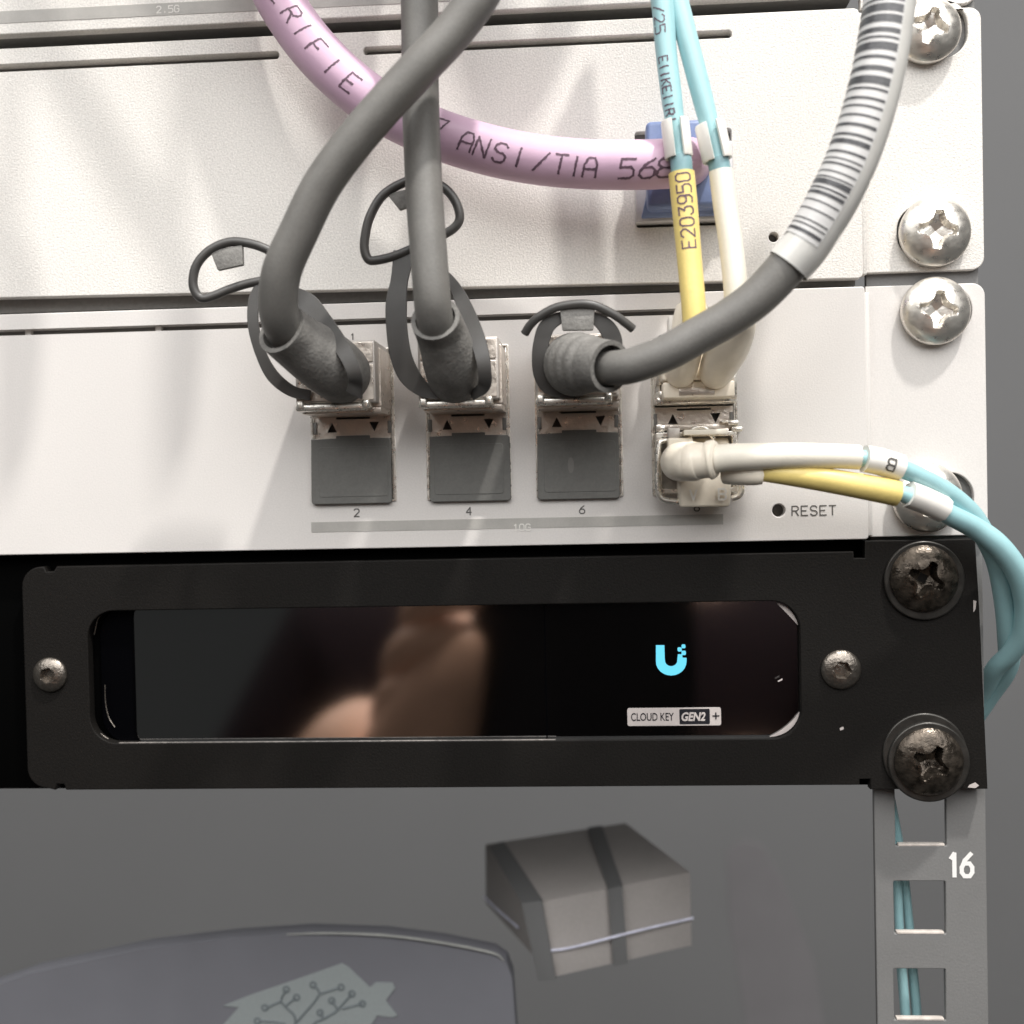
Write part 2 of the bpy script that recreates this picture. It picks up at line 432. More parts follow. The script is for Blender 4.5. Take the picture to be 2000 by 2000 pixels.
def height_disc(name, R, H, fn, m, parent=None, at=(0, 0, 0), nr=34, na=72, skirt=15.0, origin=None):
    """round head whose height over the disc is fn(x, y) (unit disc)"""
    bm = bmesh.new(); u, v, h = at; rings = []
    for i in range(1, nr + 1):
        r = i / nr
        rings.append([bm.verts.new(W(u + r * R * math.cos(a), v + r * R * math.sin(a), h + fn(r * math.cos(a), r * math.sin(a))))
                      for a in (2 * math.pi * k / na for k in range(na))])
    c = bm.verts.new(W(u, v, h + fn(0, 0)))
    for k in range(na): bm.faces.new((c, rings[0][k], rings[0][(k + 1) % na]))
    for a, b in zip(rings, rings[1:]):
        for k in range(na): bm.faces.new((a[k], b[k], b[(k + 1) % na], a[(k + 1) % na]))
    low = [bm.verts.new(W(u + R * .98 * math.cos(2 * math.pi * k / na), v + R * .98 * math.sin(2 * math.pi * k / na), h - skirt)) for k in range(na)]
    for k in range(na): bm.faces.new((rings[-1][k], low[k], low[(k + 1) % na], rings[-1][(k + 1) % na]))
    bmesh.ops.recalc_face_normals(bm, faces=bm.faces)
    me = bpy.data.meshes.new(name); bm.to_mesh(me); bm.free()
    return shade(link(name, me, m, parent, origin), 42)

def sstep(a, b, x):
    t = max(0.0, min(1.0, (x - a) / (b - a))); return t * t * (3 - 2 * t)

def phillips(rot, k=0.045, L=0.52, H=26, depth=24, flat=0.0):
    ca, sa = math.cos(rot), math.sin(rot)
    def fn(x, y):
        r = math.hypot(x, y)
        dome = H * (math.sqrt(max(0.0, 1.12 - r * r)) - math.sqrt(0.12)) / (math.sqrt(1.12) - math.sqrt(0.12))
        X, Y = abs(x * ca + y * sa), abs(-x * sa + y * ca)
        mx = max(X, Y)
        a = 1 - sstep(k * 0.72, k * 1.25, X * Y)
        b = 1 - sstep(L * 0.93, L * 1.05, mx)
        return dome - depth * a * b * (1 - 0.45 * mx / L)
    return fn

# ================================================================== THE SETTING
wall_bm = bmesh.new(); add_box(wall_bm, -9000, 11000, -9000, 11000, -6100, -6000)
wall = link('backdrop_wall', bm_mesh(wall_bm, 'backdrop_wall'), 'wall'); wall['kind'] = 'structure'

# rack rail with square holes
rail = thing('rack_rail', 'grey perforated rack rail with square holes and the number 16 printed on it', 'rack rail', (1790, 2200, -60))
HR = -36
def rq(px, py): p = q(px, py, HR); return (p.x, p.y)
holes = []
for (x0, x1, y0, y1) in ((1747, 1849, 1490, 1652), (1745, 1848, 1721, 1824), (1745, 1848, 1892, 1993), (1745, 1848, 2064, 2165)):
    a = rq(x0, y0); b = rq(x1, y1); holes.append(rrect(a[0], b[0], a[1], b[1], 3, 3))
rl, rr_ = rq(1709, 1700)[0], rq(1927, 1700)[0]
plate('rail_face', 'rail', rail, [rrect(rl, rr_, -700, 2400, 4, 3)] + holes, HR - 14, HR, 2)
box('rail_flange', 'rail', rail, rr_ - 14, rr_ - 2, -700, 2400, HR - 190, HR - 14, 1.5)
for hl in holes:
    us = [p[0] for p in hl]; vs = [p[1] for p in hl]
    box('hole_edge', 'lip', rail, min(us) + 5, max(us) - 4, max(vs) - 4, max(vs) + 0.4, HR - 13, HR + 0.8, 0.6)  # only the lower edge of each hole is paler
p = q(1857, 1713, HR)
flat_text('lettering', 'white_ink', rail, '16', p.x - 4, p.y - 2, HR + .7, 44, 8.2, adv=5.0, wide=.68)

# ================================================================== DEVICE A (strip along the top edge)
dA = thing('network_switch', 'silver network switch cut off by the top edge, grey 2.5G band along its bottom', 'network switch', (800, 22, 0),
           'silver rack-mounted network switches')
plate('faceplate', 'silver', dA, [rrect(-120, 1684, -440, 22, 6, 4)], -25, 0, 2.5, 2)
box('chassis', 'steel', dA, -110, 1676, -430, 18, -900, -26, 2)
plate('label_band', 'band', dA, [rrect(-120, 900, -24, 0, 0)], 0, 0.8)
flat_text('lettering', 'print_light', dA, '2.5G', 316, -5, 1.2, 13, 2.0, adv=5.6)
plate('mounting_ear', 'silver', dA, [rrect(1688, 1908, -440, 45, 6, 4, (0, 0, 26, 0))], -36, -20, 2, 2)

# ================================================================== DEVICE B
dB = thing('network_switch', 'middle silver switch with two long vent slots near its top and a blue plug', 'network switch', (850, 555, 0),
           'silver rack-mounted network switches')
slit = lambda u0, u1, v0, v1: rrect(u0, u1, v0, v1, (v1 - v0) / 2 - 1, 5)
portB = rrect(1252, 1437, 268, 452, 6, 3)
holeB = circle(q(1511, 463).x, q(1511, 463).y, 9.5)
plate('faceplate', 'silver', dB, [[(-120, 50), (1672, 51), (1679, 54), (1682, 61), (1682, 553), (1679, 560), (1672, 563), (-120, 544)],
      slit(-200 + 82, 559, 81, 96), slit(727, 1441, 81, 96), portB, holeB], -30, 0, 1.6, 2)
box('chassis', 'slot', dB, -110, 1676, 58, 538, -900, -31, 2)
box('gap_shade_strip', 'steel', dB, -110, 1676, 536, 571, -120, -42, 2)  # filler added in the gap, its grey stands in for the shade there
box('port_shroud', 'slot', dB, 1246, 1443, 262, 458, -30.5, -20, 0)
pe = [q(*p, -20) for p in ((1704, 12), (1917, 12), (1922, 528), (1690, 530))]
eu = (pe[1].x + pe[2].x) / 2
plate('mounting_ear', 'silver', dB, [rrect(1686, eu, 52, 551, 22, 6, (0, 22, 24, 4)),
      rrect(q(1728, 55, -20).x, q(1890, 55, -20).x, q(1800, 5, -20).y, q(1800, 114, -20).y, 46, 10),
      rrect(q(1752, 455, -20).x, q(1885, 455, -20).x, q(1800, 401, -20).y, q(1800, 505, -20).y, 46, 10)], -36, -20, 2.2, 2)
box('ear_fold', 'silver', dB, 1680.5, 1690, 61, 556, -34, -3, 2.5, 3)

# ================================================================== DEVICE C
dC = thing('network_switch', 'silver switch with four pairs of cage ports, RESET hole and 10G band', 'network switch', (850, 1063, 0),
           'silver rack-mounted network switches')
COLS = [(604, 772), (833, 999), (1048, 1217), (1273, 1439)]
portC = [rrect(a + 3, b - 3, 672, 968, 3, 2) for a, b in COLS]
rp = q(1521, 997)
plate('faceplate', 'silver_soft', dC, [rrect(-120, 1684, 579, 1063, 6, 4), slit(-200 + 80, 1404, 608, 624), *portC, circle(rp.x, rp.y, 12.5)], -30, 0, 2.0, 3)
box('chassis', 'slot', dC, -110, 1676, 592, 1056, -900, -31, 2)
for px in (47, 303, 1160):
    t_ = q(px, 646); box('slot_bridge', 'silver_soft', dC, t_.x - 6, t_.x + 6, 608, 624, -29, -16, 1)
er = q(1927, 800, -20).x
hs1 = q(1838, 607, -20); hs2 = q(1838, 972, -20)
plate('mounting_ear', 'silver_soft', dC, [rrect(1690, er, q(1800, 556, -20).y, 1060, 24, 6, (0, 24, 6, 4)),
      rrect(hs1.x - 72, hs1.x + 58, hs1.y - 48, hs1.y + 48, 46, 10), rrect(hs2.x - 72, hs2.x + 62, hs2.y - 48, hs2.y + 48, 46, 10)], -36, -20, 2.2, 2)
box('ear_fold', 'silver_soft', dC, 1681.5, 1693, 590, 1057, -34, -3, 2.5, 3)
plate('label_band', 'band', dC, [[(600, 1009), (1408, 1009), (1408, 1029), (600, 1029)]], 0, 0.8)
flat_text('lettering', 'print_light', dC, '10G', q(1003, 1037).x, q(1003, 1037).y, 1.2, 13, 2.1)
for t_, x, y, ht in (('1', 685, 664, 12), ('2', 692, 1009, 15), ('4', 911, 1006, 15), ('6', 1132, 1003, 15), ('8', 1356, 998, 15), ('RESET', 1547, 1007, 18)):
    a = q(x, y); flat_text('lettering', 'print_dark', dC, t_, a.x, a.y, .6, ht, 2.2, wide=1.0, adv=5.9)

# the cages, one per column, with a divider plate and two stamped arrows
def port_cage(a, b, bent=False):
    c = bpy.data.objects.new('port_cage', None); C.objects.link(c); c.parent = dC; c['_o'] = dC['_o']
    fr = plate('cage_frame', 'chrome', dC, [rrect(a, b, 670, 971, 3, 2), rrect(a + 4, b - 4, 674, 967, 3, 2)], -16, 3, 1, 1)
    return fr
for i, (a, b) in enumerate(COLS):
    cg = plate('port_cage', 'chrome', dC, [rrect(a, b, 669, 971, 3, 2), rrect(a + 4.5, b - 4.5, 673, 967, 3, 2)], -18, 3, 1, 1)
    def tri(u, v, up):
        d = 9.5
        return [(u - d, v + d), (u, v - d), (u + d, v + d)] if up else [(u - d, v - d), (u + d, v - d), (u, v + d)]
    vm = 823
    plate('divider_plate', 'cage', cg, [[(a + 8, 800), (b - 8, 800), (b - 8, 846), (b - 52, 846), (b - 52, 841), (a + 52, 841), (a + 52, 846), (a + 8, 846)],
          tri(a + 42, vm, True), tri(b - 42, vm, False), rrect(a + 50, b - 50, 803, 807, 1, 1)], -5, -2, .5, 1)
    for uu in (a + 8, b - 12): box('side_clip', 'slot', cg, uu - 3, uu + 4, 812, 836, -4, .8, 1)
    box('cage_liner', 'slot', cg, a + 5, b - 5, 673, 967, -29, -20, 0)
    box('cage_rail', 'chrome', cg, a + 4.6, a + 7.4, 675, 965, -18, .5, .5)
    box('cage_rail', 'chrome', cg, b - 7.4, b - 4.6, 675, 965, -18, .5, .5)

# ================================================================== DEVICE D: the black rack-mount panel with display
dD_ = thing('rack_appliance', 'black rack-mount panel with a glossy rounded display window and small glowing blue logo', 'rack appliance', (900, 1546, 0))
u_l = 5
out = rrect(u_l, 1664, 1088, 1536, 36, 8, (36, 0, 0, 36))
pan = []
tl = rrect(u_l, 2000, 1088, 1536, 40, 8, (40, 0, 0, 40))
arc_tl = tl[:9]; arc_bl = tl[-9:]
pan = arc_tl + [(52, 1088), (56, 1098), (72, 1098), (78, 1088)] + [(1655, 1086), (1656, 1099), (1676, 1099), (1677, 1066)] + \
      [(1884, 1066), (1890, 1200), (1901, 1546)] + [(1680, 1546), (1680, 1526), (1660, 1526), (1660, 1537)] + \
      [(84, 1540), (80, 1528), (66, 1528), (62, 1540)] + arc_bl
WN = rrect(138, 1551, 1179, 1446, 55, 10)
plate('front_panel', 'black', dD_, [pan, WN], -26, 0, 2.2, 2)
box('housing', 'void', dD_, -130, 1880, 1066, 1546, -700, -60, 0)
box('back_plate', 'void', dD_, -130, 1690, 1067, 1545.5, -59, -34, 1)
# display unit inside the window
plate('display_frame', 'gloss', dD_, [rrect(150, 1562, 1170, 1455, 62, 10)], -33.5, -28, 3, 3)
plate('display_glass', 'glass', dD_, [rrect(226, 1552, 1160, 1460, 20, 6, (34, 4, 4, 34))], -28, -18, 2.5, 3)
plate('display_seam', 'gloss', dD_, [rrect(q(1064, 1300, -17).x, q(1067, 1300, -17).x, 1168, 1452, 0)], -18, -16.8, .4, 1)
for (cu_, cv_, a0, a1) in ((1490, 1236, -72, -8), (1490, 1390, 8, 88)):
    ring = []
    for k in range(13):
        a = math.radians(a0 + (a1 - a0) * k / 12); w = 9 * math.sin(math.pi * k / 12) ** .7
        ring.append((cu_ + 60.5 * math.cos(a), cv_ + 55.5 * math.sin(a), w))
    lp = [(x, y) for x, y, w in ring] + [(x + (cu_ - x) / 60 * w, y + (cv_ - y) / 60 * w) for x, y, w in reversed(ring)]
    plate('corner_highlight', 'badge', dD_, [lp], -17, -12, .4, 1)  # pale crescents painted in for the lit inner corners of the window
box('window_highlight', 'edge', dD_, 196, 1075, 1445.0, 1446.3, -6, -.4, .3)  # highlight along the lower window edge, put in as a paler strip
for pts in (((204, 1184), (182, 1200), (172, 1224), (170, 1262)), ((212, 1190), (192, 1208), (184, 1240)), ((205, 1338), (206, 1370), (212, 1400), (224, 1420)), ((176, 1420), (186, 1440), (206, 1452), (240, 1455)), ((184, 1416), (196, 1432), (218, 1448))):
    Tube([(x, y, -16, 1.1) for x, y in pts], 5).build('painted_glint', 'button', dD_, segs=6)  # thin tubes stand in for curved highlights beside the glass
# logo of lit pixels
lg = Vector((q(1311, 1290, -17).x, q(1311, 1290, -17).y, 0))
def lq(x, y): p = q(x, y, -17); return (p.x, p.y)
zu = lambda x, y: lq(1180 + x / 6.44, 1200 + y / 6.44)
outer = [(652, 388), (757, 388), (762, 560)]
for k in range(1, 9):
    a = math.pi - math.pi * k / 9 * 1.0; outer.append((843 + 80 * math.cos(a), 575 + 78 * math.sin(a)))
outer += [(922, 560), (928, 502), (982, 502), (986, 545), (1036, 547), (1036, 590)]
for k in range(1, 12):
    a = math.pi * k / 12; outer.append((843 + 193 * math.cos(a), 590 + 178 * math.sin(a)))
outer.append((652, 590))
logo = plate('logo', 'glow', dD_, [[zu(*p) for p in outer]], -17.6, -16.6, 0)
for (x, y, r) in ((998, 402, 24), (950, 441, 26), (1001, 484, 27)):
    a = zu(x, y); plate('logo_pixel', 'glow', logo, [rrect(a[0] - r / 6.44, a[0] + r / 6.44, a[1] - r / 6.44, a[1] + r / 6.44, 2, 2)], -17.6, -16.5, 0)
# badge
b0 = zu(290, 1180); b1 = zu(1472, 1395)
bd = plate('badge', 'badge', dD_, [rrect(b0[0], b1[0], b0[1], b1[1], 4, 4)], -18, -16.6, .2, 1)
t0 = zu(335, 1337); font_text('lettering', 'badge_dark', bd, 'CLOUD KEY', t0[0], t0[1], -16.2, 15.2, xs=0.70, bold=.15)
g0 = zu(945, 1190); g1 = zu(1330, 1378)
plate('badge_box', 'badge_dark', bd, [rrect(g0[0], g1[0], g0[1], g1[1], 2, 2)], -17, -16.1, 0)
t0 = zu(962, 1335); font_text('lettering', 'badge', bd, 'GEN2', t0[0], t0[1], -15.6, 16.0, xs=0.82, bold=.75, shear=.22)
t0 = zu(1366, 1308); flat_text('lettering', 'badge_dark', bd, '+', t0[0], t0[1] + 4, -15.9, 18, 2.6)
for (x, y, a) in ((97, 1318, .3), (1643, 1308, .9)):
    p = q(x, y, 4); R = rs(35 if x < 500 else 38, 4)
    def fn(X, Y, a=a):
        r = math.hypot(X, Y); an = math.atan2(Y, X) + a
        hexr = 0.44 * math.cos(math.pi / 6) / math.cos((an % (math.pi / 3)) - math.pi / 6)
        dome = 15 * math.sqrt(max(0, 1.05 - r * r))
        return dome - 15 * (1 - sstep(hexr * .93, hexr * 1.06, r))
    height_disc('button_screw', R, 15, fn, 'button', dD_, (p.x, p.y, 1), nr=26, na=60, skirt=2)
for (pts) in (((1901, 1172), (1907, 1174), (1905, 1190), (1901, 1196)), ((1893, 1533), (1905, 1528), (1912, 1534), (1905, 1539), (1890, 1538)), ((1640, 1422), (1647, 1419), (1648, 1424), (1641, 1427)), ((1519, 1330), (1528, 1325), (1528, 1328), (1520, 1332))):
    plate('paint_chip', 'badge', dD_, [[tuple(q(x, y, 0)[:2]) for x, y in pts]], -1, .5, 0)

# ================================================================== SCREWS
def rack_screw(px, py, R, label, m='screw', rot=0.0, hh=6.0, H=26, washer=None, group='silver cross-head screws in the mounting ears'):
    p = q(px, py, hh)
    t = thing('rack_screw', label, 'screw', (p.x, p.y, hh), group)
    height_disc('screw_head', rs(R, hh), H, phillips(rot, H=H, depth=H * (1.0 if m == 'screw' else 1.9), k=0.045 if m == 'screw' else 0.04), m, t, (p.x, p.y, hh))
    box('shank', 'slot', t, p.x - 20, p.x + 20, p.y - 20, p.y + 20, -58, hh - (15 if m == 'screw' else 34), 6)
    if washer:
        for (dx, dy, wr, wh) in washer:
            c = q(px + dx, py + dy, wh)
            plate('washer', 'washer', t, [circle(c.x, c.y, wr, 48), circle(c.x, c.y, wr * .42, 24)], wh - 9, wh, 3.2, 3)
    return t
rack_screw(1812, 57, 63, 'silver cross-head screw at the top right corner, beside the barcode sleeve', rot=.30, hh=-2)
rack_screw(1827, 452, 67, 'silver cross-head screw low on the ear of the middle switch', rot=.08, hh=-2)
rack_screw(1828, 607, 65, 'silver cross-head screw just under the gap between the two ears', rot=.10, hh=-2)
rack_screw(1812, 972, 66, 'silver cross-head screw half hidden behind aqua fibre cables', rot=.2, hh=-2)
gB = 'worn black screws in the black panel'
rack_screw(1806, 1130, 64, 'worn black cross-head screw at the upper right of the black panel', 'blackscrew', .45, 14, 20, [(0, 4, 76, 8)], gB)
rack_screw(1815, 1488, 65, 'worn black cross-head screw with two washers at the lower right of the black panel', 'blackscrew', .50, 18, 20, [(0, 1, 77, 12), (-8, -14, 80, 5)], gB)
for t in C.objects:
    if t.name.startswith('rack_screw'):
        for ch in t.children:
            if ch.name.startswith('shank'): ch.data.materials.clear(); ch.data.materials.append(MT['steel'])

# ================================================================== DUST PLUGS
for i, lab in enumerate(('black dust plug in the leftmost lower port, above the number 2', 'black dust plug in the second lower port, above the number 4',
                         'scuffed black dust plug in the third lower port, above the number 6')):
    a, b = COLS[i]
    dp = thing('dust_plug', lab, 'dust plug', ((a + b) / 2, 972, 10), 'dust plugs in the lower ports')
    o1, o2 = (0, -8) if i == 0 else (6, -1) if i == 1 else (2, -7)
    plate('plug_body', 'plug', dp, [[(a + o1 + 2, 846), (a + 52, 845), (a + 52, 840), (b - 50, 840), (b - 50, 845), (b + o2 - 4, 846), (b + o2, 850)] +
          rrect(a + o1, b + o2, 850, 974, 4, 4, (0, 0, 6, 7))[1:]], -14, 11, 1.6, 2)
    plate('moulded_panel', 'plug', dp, [rrect(a + 16, b - 14, 862, 960, 6, 4)], 10, 11.9, .7, 2)
    if i: plate('moulded_mark', 'plug', dp, [[(a + 70, 870), (a + 80, 862), (a + 90, 870), (a + 86, 874), (a + 74, 874)]], 10.5, 12.9, .4, 1)
    if i == 2: plate('scuff_mark', 'slot', dp, [circle(a + 68, 908, 6, 12, 2.6)], 10.5, 12.2, .1, 1)

# ================================================================== DIRECT-ATTACH CABLES
HM = 150
def dac(label, col, cable, boot, jr=None, rib_amp=1.2, ribs=False):
    a, b = COLS[col]; cu = (a + b) / 2
    t = thing('network_cable', label, 'cable', (cu, 800, 75), 'thick black direct-attach cables')
    u0, u1 = a + 9, b - 9
    box('connector_housing', 'head', t, u0, u1, 672, 786, -10, HM, 3.0, 3)
    plate('housing_lid', 'cage', t, [rrect(u0 + 4, u1 - 4, 676, 712, 2, 2)], HM, HM + 3, 1, 1)
    plate('housing_lid', 'cage', t, [rrect(u0 + 4, u1 - 4, 716, 782, 2, 2)], HM, HM + 2.4, 1, 1)
    plate('side_panel', 'cage', t, [rrect(u0 - 3, u1 + 4, 682, 792, 3, 2)], 4, HM - 34, 1.5, 2)
    box('latch_bar', 'chrome', t, u0 - 1, u1 - 20, 787, 800, HM - 36, HM + 4, 4.5, 4)
    box('latch_base', 'cage', t, u0 + 2, u1 + 2, 789, 803, 2, HM - 38, 2.5, 2)
    for uu in (u0 + 2, u1 - 26): box('latch_knuckle', 'chrome', t, uu, uu + 14, 781, 797, HM - 30, HM + 7, 4, 3)
    bt = Tube(boot, 10)
    L = bt.L[-1]
    rib = (lambda d: 1.6 * math.sin(d / 3.4) * (1 if .15 * L < d < .75 * L else 0)) if ribs else None
    bt.build('strain_boot', 'boot', t, segs=36, hollow=0.82, rib=rib, oval=1.0)
    tb = Tube(cable, 12); tb.build('cable_jacket', 'rubber', t, segs=36)
    return t, tb

def handle(t, loop, tab=None, r=9.2, closed=True):
    st = [(x, y, h, r) for x, y, h in loop]
    Tube(st, 8).build('pull_handle', 'strap', t, segs=12)
    if tab:
        pts = [q(x, y, h) for x, y, h in tab]
        hexa('grip_tab', 'boot', t, [(p.x, p.y, p.z + 6) for p in pts] + [(p.x, p.y, p.z - 6) for p in pts], 2)

# first cable, left column
cA, tA = dac('thick black cable rising to the right from the leftmost port and crossing in front', 0,
    [(584, 672, 232, 38), (562, 652, 268, 38.5), (548, 625, 300, 39), (543, 585, 322, 39), (552, 525, 338, 39), (585, 450, 345, 38.5), (627, 365, 350, 38.5), (684, 285, 352, 38.5), (752, 205, 350, 38.5), (826, 125, 344, 39), (890, 55, 330, 39), (948, -30, 318, 39), (1000, -160, 290, 39), (1030, -330, 230, 38)],
    [(672, 736, 132, 57), (663, 727, 160, 60), (641, 710, 192, 62), (609, 688, 222, 60), (578, 666, 250, 56), (549, 642, 284, 54)])
z1 = lambda x, y, h: (350 + x / 4.293, 330 + y / 4.293, h)
handle(cA, [z1(*p) for p in ((800, 900, 172), (700, 935, 175), (560, 965, 178), (420, 1010, 182), (300, 1060, 186), (200, 1085, 188), (140, 1040, 190), (115, 940, 192), (150, 800, 194), (260, 680, 194), (430, 612, 192), (620, 632, 190), (790, 705, 186), (900, 800, 182), (880, 880, 176), (800, 900, 172))],
       [z1(*p) for p in ((265, 690, 190), (535, 640, 190), (541, 808, 196), (330, 855, 196))])
w1 = lambda x, y, h, w: (*z1(x, y, h), w / 4.293)
ribbon('pull_strap', 'strap', cA, [w1(760, 985, 176, 120), (*z1(690, 1020, 178), 33), w1(625, 1130, 180, 100), w1(625, 1330, 182, 96), w1(690, 1560, 180, 96), w1(790, 1740, 175, 110), w1(940, 1860, 166, 100), w1(1100, 1900, 158, 90)], 6)
ribbon('pull_strap', 'strap', cA, [w1(740, 985, 172, 130), w1(880, 1040, 176, 150), w1(1070, 1120, 180, 170), w1(1195, 1260, 205, 155), w1(1320, 1430, 238, 140), w1(1425, 1600, 252, 130), w1(1480, 1760, 246, 125), w1(1470, 1890, 205, 150)], 6)
a = q(*z1(1095, 1290, 180)); box('strap_nub', 'strap', cA, a.x - 9, a.x + 9, a.y - 5, a.y + 5, 174, 186, 2)

# second cable
cB, tB = dac('thick black cable hanging straight down into the second port', 1,
    [(864, 670, 225, 36), (854, 642, 268, 36.5), (847, 610, 292, 36.5), (843, 570, 300, 36.5), (837, 490, 292, 36.5), (830, 400, 276, 36.5), (825, 300, 256, 36.5), (821, 180, 236, 36.5), (820, 60, 218, 36.5), (818, -60, 200, 36.5), (812, -220, 170, 36), (800, -380, 120, 36)],
    [(890, 740, 130, 54), (887, 728, 160, 55), (880, 704, 196, 55), (870, 672, 226, 52), (860, 645, 250, 50), (850, 622, 282, 49)])
z2 = lambda x, y, h: (690 + x / 4.293, 330 + y / 4.293, h); w2 = lambda x, y, h, w: (*z2(x, y, h), w / 4.293)
handle(cB, [z2(*p) for p in ((560, 640, 160), (470, 680, 164), (330, 735, 168), (200, 765, 172), (130, 760, 174), (95, 680, 176), (100, 560, 178), (140, 400, 180), (240, 230, 180), (400, 125, 178), (560, 85, 176), (740, 145, 174), (850, 260, 172), (893, 400, 170), (850, 490, 168), (740, 560, 166), (640, 600, 162), (560, 640, 160))],
       [z2(*p) for p in ((285, 215, 176), (470, 170, 176), (475, 320, 182), (392, 350, 182))])
ribbon('pull_strap', 'strap', cB, [w2(420, 690, 164, 170), w2(410, 800, 168, 165), w2(385, 950, 172, 150), w2(362, 1120, 176, 180), w2(365, 1330, 178, 180), w2(398, 1560, 176, 185), w2(470, 1730, 170, 180), w2(590, 1850, 160, 130), w2(720, 1890, 154, 90)], 6)
ribbon('pull_strap', 'strap', cB, [w2(740, 850, 170, 60), w2(830, 950, 172, 80), w2(910, 1100, 175, 120), w2(995, 1300, 205, 135), w2(1065, 1500, 228, 130), w2(1100, 1680, 232, 115), w2(1095, 1820, 212, 110), w2(1000, 1900, 166, 80)], 6)

# third cable, with the barcode sleeve
cC, tC = dac('thick black cable curving up right from the third port, with a barcode sleeve', 2,
    [(1168, 716, 225, 34), (1192, 719, 262, 34), (1225, 716, 284, 34.5), (1265, 704, 292, 35), (1308, 686, 294, 35.5), (1360, 657, 292, 36), (1425, 620, 290, 37), (1480, 580, 290, 38), (1530, 528, 292, 39), (1572, 470, 298, 40), (1630, 370, 304, 40), (1672, 270, 306, 40), (1706, 150, 304, 40), (1728, 20, 296, 40), (1738, -110, 280, 39), (1735, -280, 240, 39)],
    [(1120, 712, 128, 58), (1121, 712, 160, 60), (1128, 711, 196, 60), (1146, 711, 228, 56), (1168, 713, 252, 52), (1192, 716, 276, 51)], ribs=True)
z3 = lambda x, y, h: (1000 + x / 6.44, 560 + y / 6.44, h); w3 = lambda x, y, h, w: (*z3(x, y, h), w / 6.44)
handle(cC, [z3(*p) for p in ((160, 590, 176), (230, 480, 184), (350, 370, 192), (560, 260, 198), (830, 215, 200), (1050, 240, 198), (1280, 350, 192), (1420, 450, 184), (1520, 530, 176))],
       [z3(*p) for p in ((598, 255, 192), (1042, 255, 192), (1022, 550, 198), (636, 555, 198))], r=8.6)
ribbon('pull_strap', 'strap', cC, [w3(800, 350, 186, 120), w3(600, 395, 186, 150), w3(440, 500, 186, 200), w3(370, 700, 184, 200), w3(350, 900, 180, 200), w3(370, 1100, 172, 200), w3(450, 1260, 162, 170), w3(600, 1350, 156, 100), w3(800, 1370, 154, 80)], 6)
ribbon('pull_strap', 'strap', cC, [w3(820, 350, 184, 120), w3(1040, 400, 184, 150), w3(1180, 500, 184, 210), w3(1260, 640, 182, 230), w3(1280, 800, 178, 220), w3(1260, 1000, 174, 200)], 6)
SL = [(1537, 520, 293, 45), (1572, 470, 298, 46), (1630, 370, 304, 48.5), (1672, 270, 306, 49), (1706, 150, 304, 49), (1728, 20, 296, 48.5), (1736, -70, 284, 48)]
sl = Tube([(x + (8 if i else 3), y, h, r) for i, (x, y, h, r) in enumerate(SL)], 14); slo = sl.build('printed_sleeve', 'sleeve', cC, segs=48, cap=False, hollow=0.93)
def sector(name, m, parent, tube, d0, d1, a0, a1, lift, nd=60, na=14):
    bm = bmesh.new(); grid = []
    for i in range(nd + 1):
        d = d0 + (d1 - d0) * i / nd
        grid.append([bm.verts.new(tube.surf(d, a0 + (a1 - a0) * k / na, lift)) for k in range(na + 1)])
    for A, B in zip(grid, grid[1:]):
        for k in range(na): bm.faces.new((A[k], A[k + 1], B[k + 1], B[k]))
    me = bpy.data.meshes.new(name); bm.to_mesh(me); bm.free()
    return link(name, me, m, parent, smooth=True)
sector('white_label', 'label', slo, sl, 44, sl.L[-1] - 4, math.radians(-24), math.radians(97), 1.0)
d = 52.0; rb = random.Random(3)
pat = [(6, 7), (2.4, 6), (2.4, 16), (2.4, 13), (2.4, 10), (6, 4), (3.5, 5), (9, 3), (2.4, 8), (2.4, 11), (3.6, 6), (2.4, 9)]
k = 0
while d < sl.L[-1] - 12:
    if k < len(pat): w, g = pat[k]
    else:
        w = rb.choice((3.6, 4, 4.4, 5.4, 8, 13)); g = rb.choice((5, 6, 7, 9, 12))
    sector('barcode_bar', 'bar', slo, sl, d, d + w, math.radians(-21), math.radians(93), 1.6, 1, 12)
    d += w + g; k += 1

for st, lab in (([(-170, -2000, 205, 19), (-130, -1300, 205, 19), (-70, -850, 205, 19), (-4, -550, 205, 19), (140, -270, 205, 19), (270, -60, 209, 19), (340, -10, 265, 19), (410, -120, 355, 19), (470, -600, 405, 19), (490, -2000, 325, 19)], 'black cable added out of view for its shadow, leftmost of all'),
                ([(110, -2000, 198, 19), (154, -1300, 198, 19), (218, -850, 198, 19), (288, -550, 198, 19), (436, -270, 198, 19), (570, -60, 202, 19), (644, -10, 258, 19), (718, -120, 348, 19), (782, -600, 398, 19), (806, -2000, 318, 19)], 'black cable added out of view for its shadow, over the left end of the switches'),
                ([(390, -2000, 200, 30), (436, -1300, 200, 30), (502, -850, 200, 30), (574, -550, 200, 30), (724, -270, 200, 30), (860, -60, 204, 30), (936, -10, 260, 30), (1012, -120, 350, 30), (1078, -600, 400, 30), (1104, -2000, 320, 30)], 'thicker black cable added above the picture for its shadow, near the middle'),
                ([(900, -2000, 150, 36), (1060, -1000, 190, 36), (1170, -560, 220, 36), (1245, -440, 232, 36), (1330, -560, 222, 36), (1440, -1000, 200, 36), (1600, -2000, 150, 36)], 'black cable with a tight narrow loop, added out of view for its shadow')):
    oc = thing('network_cable', lab, 'cable', (st[-1][0], st[-1][1], st[-1][2]), 'unseen cables added to cast shadows')
    Tube(st, 10, raw=True).build('cable_jacket', 'rubber', oc, segs=24)  # invented cables, added out of view to cast the diagonal shadows

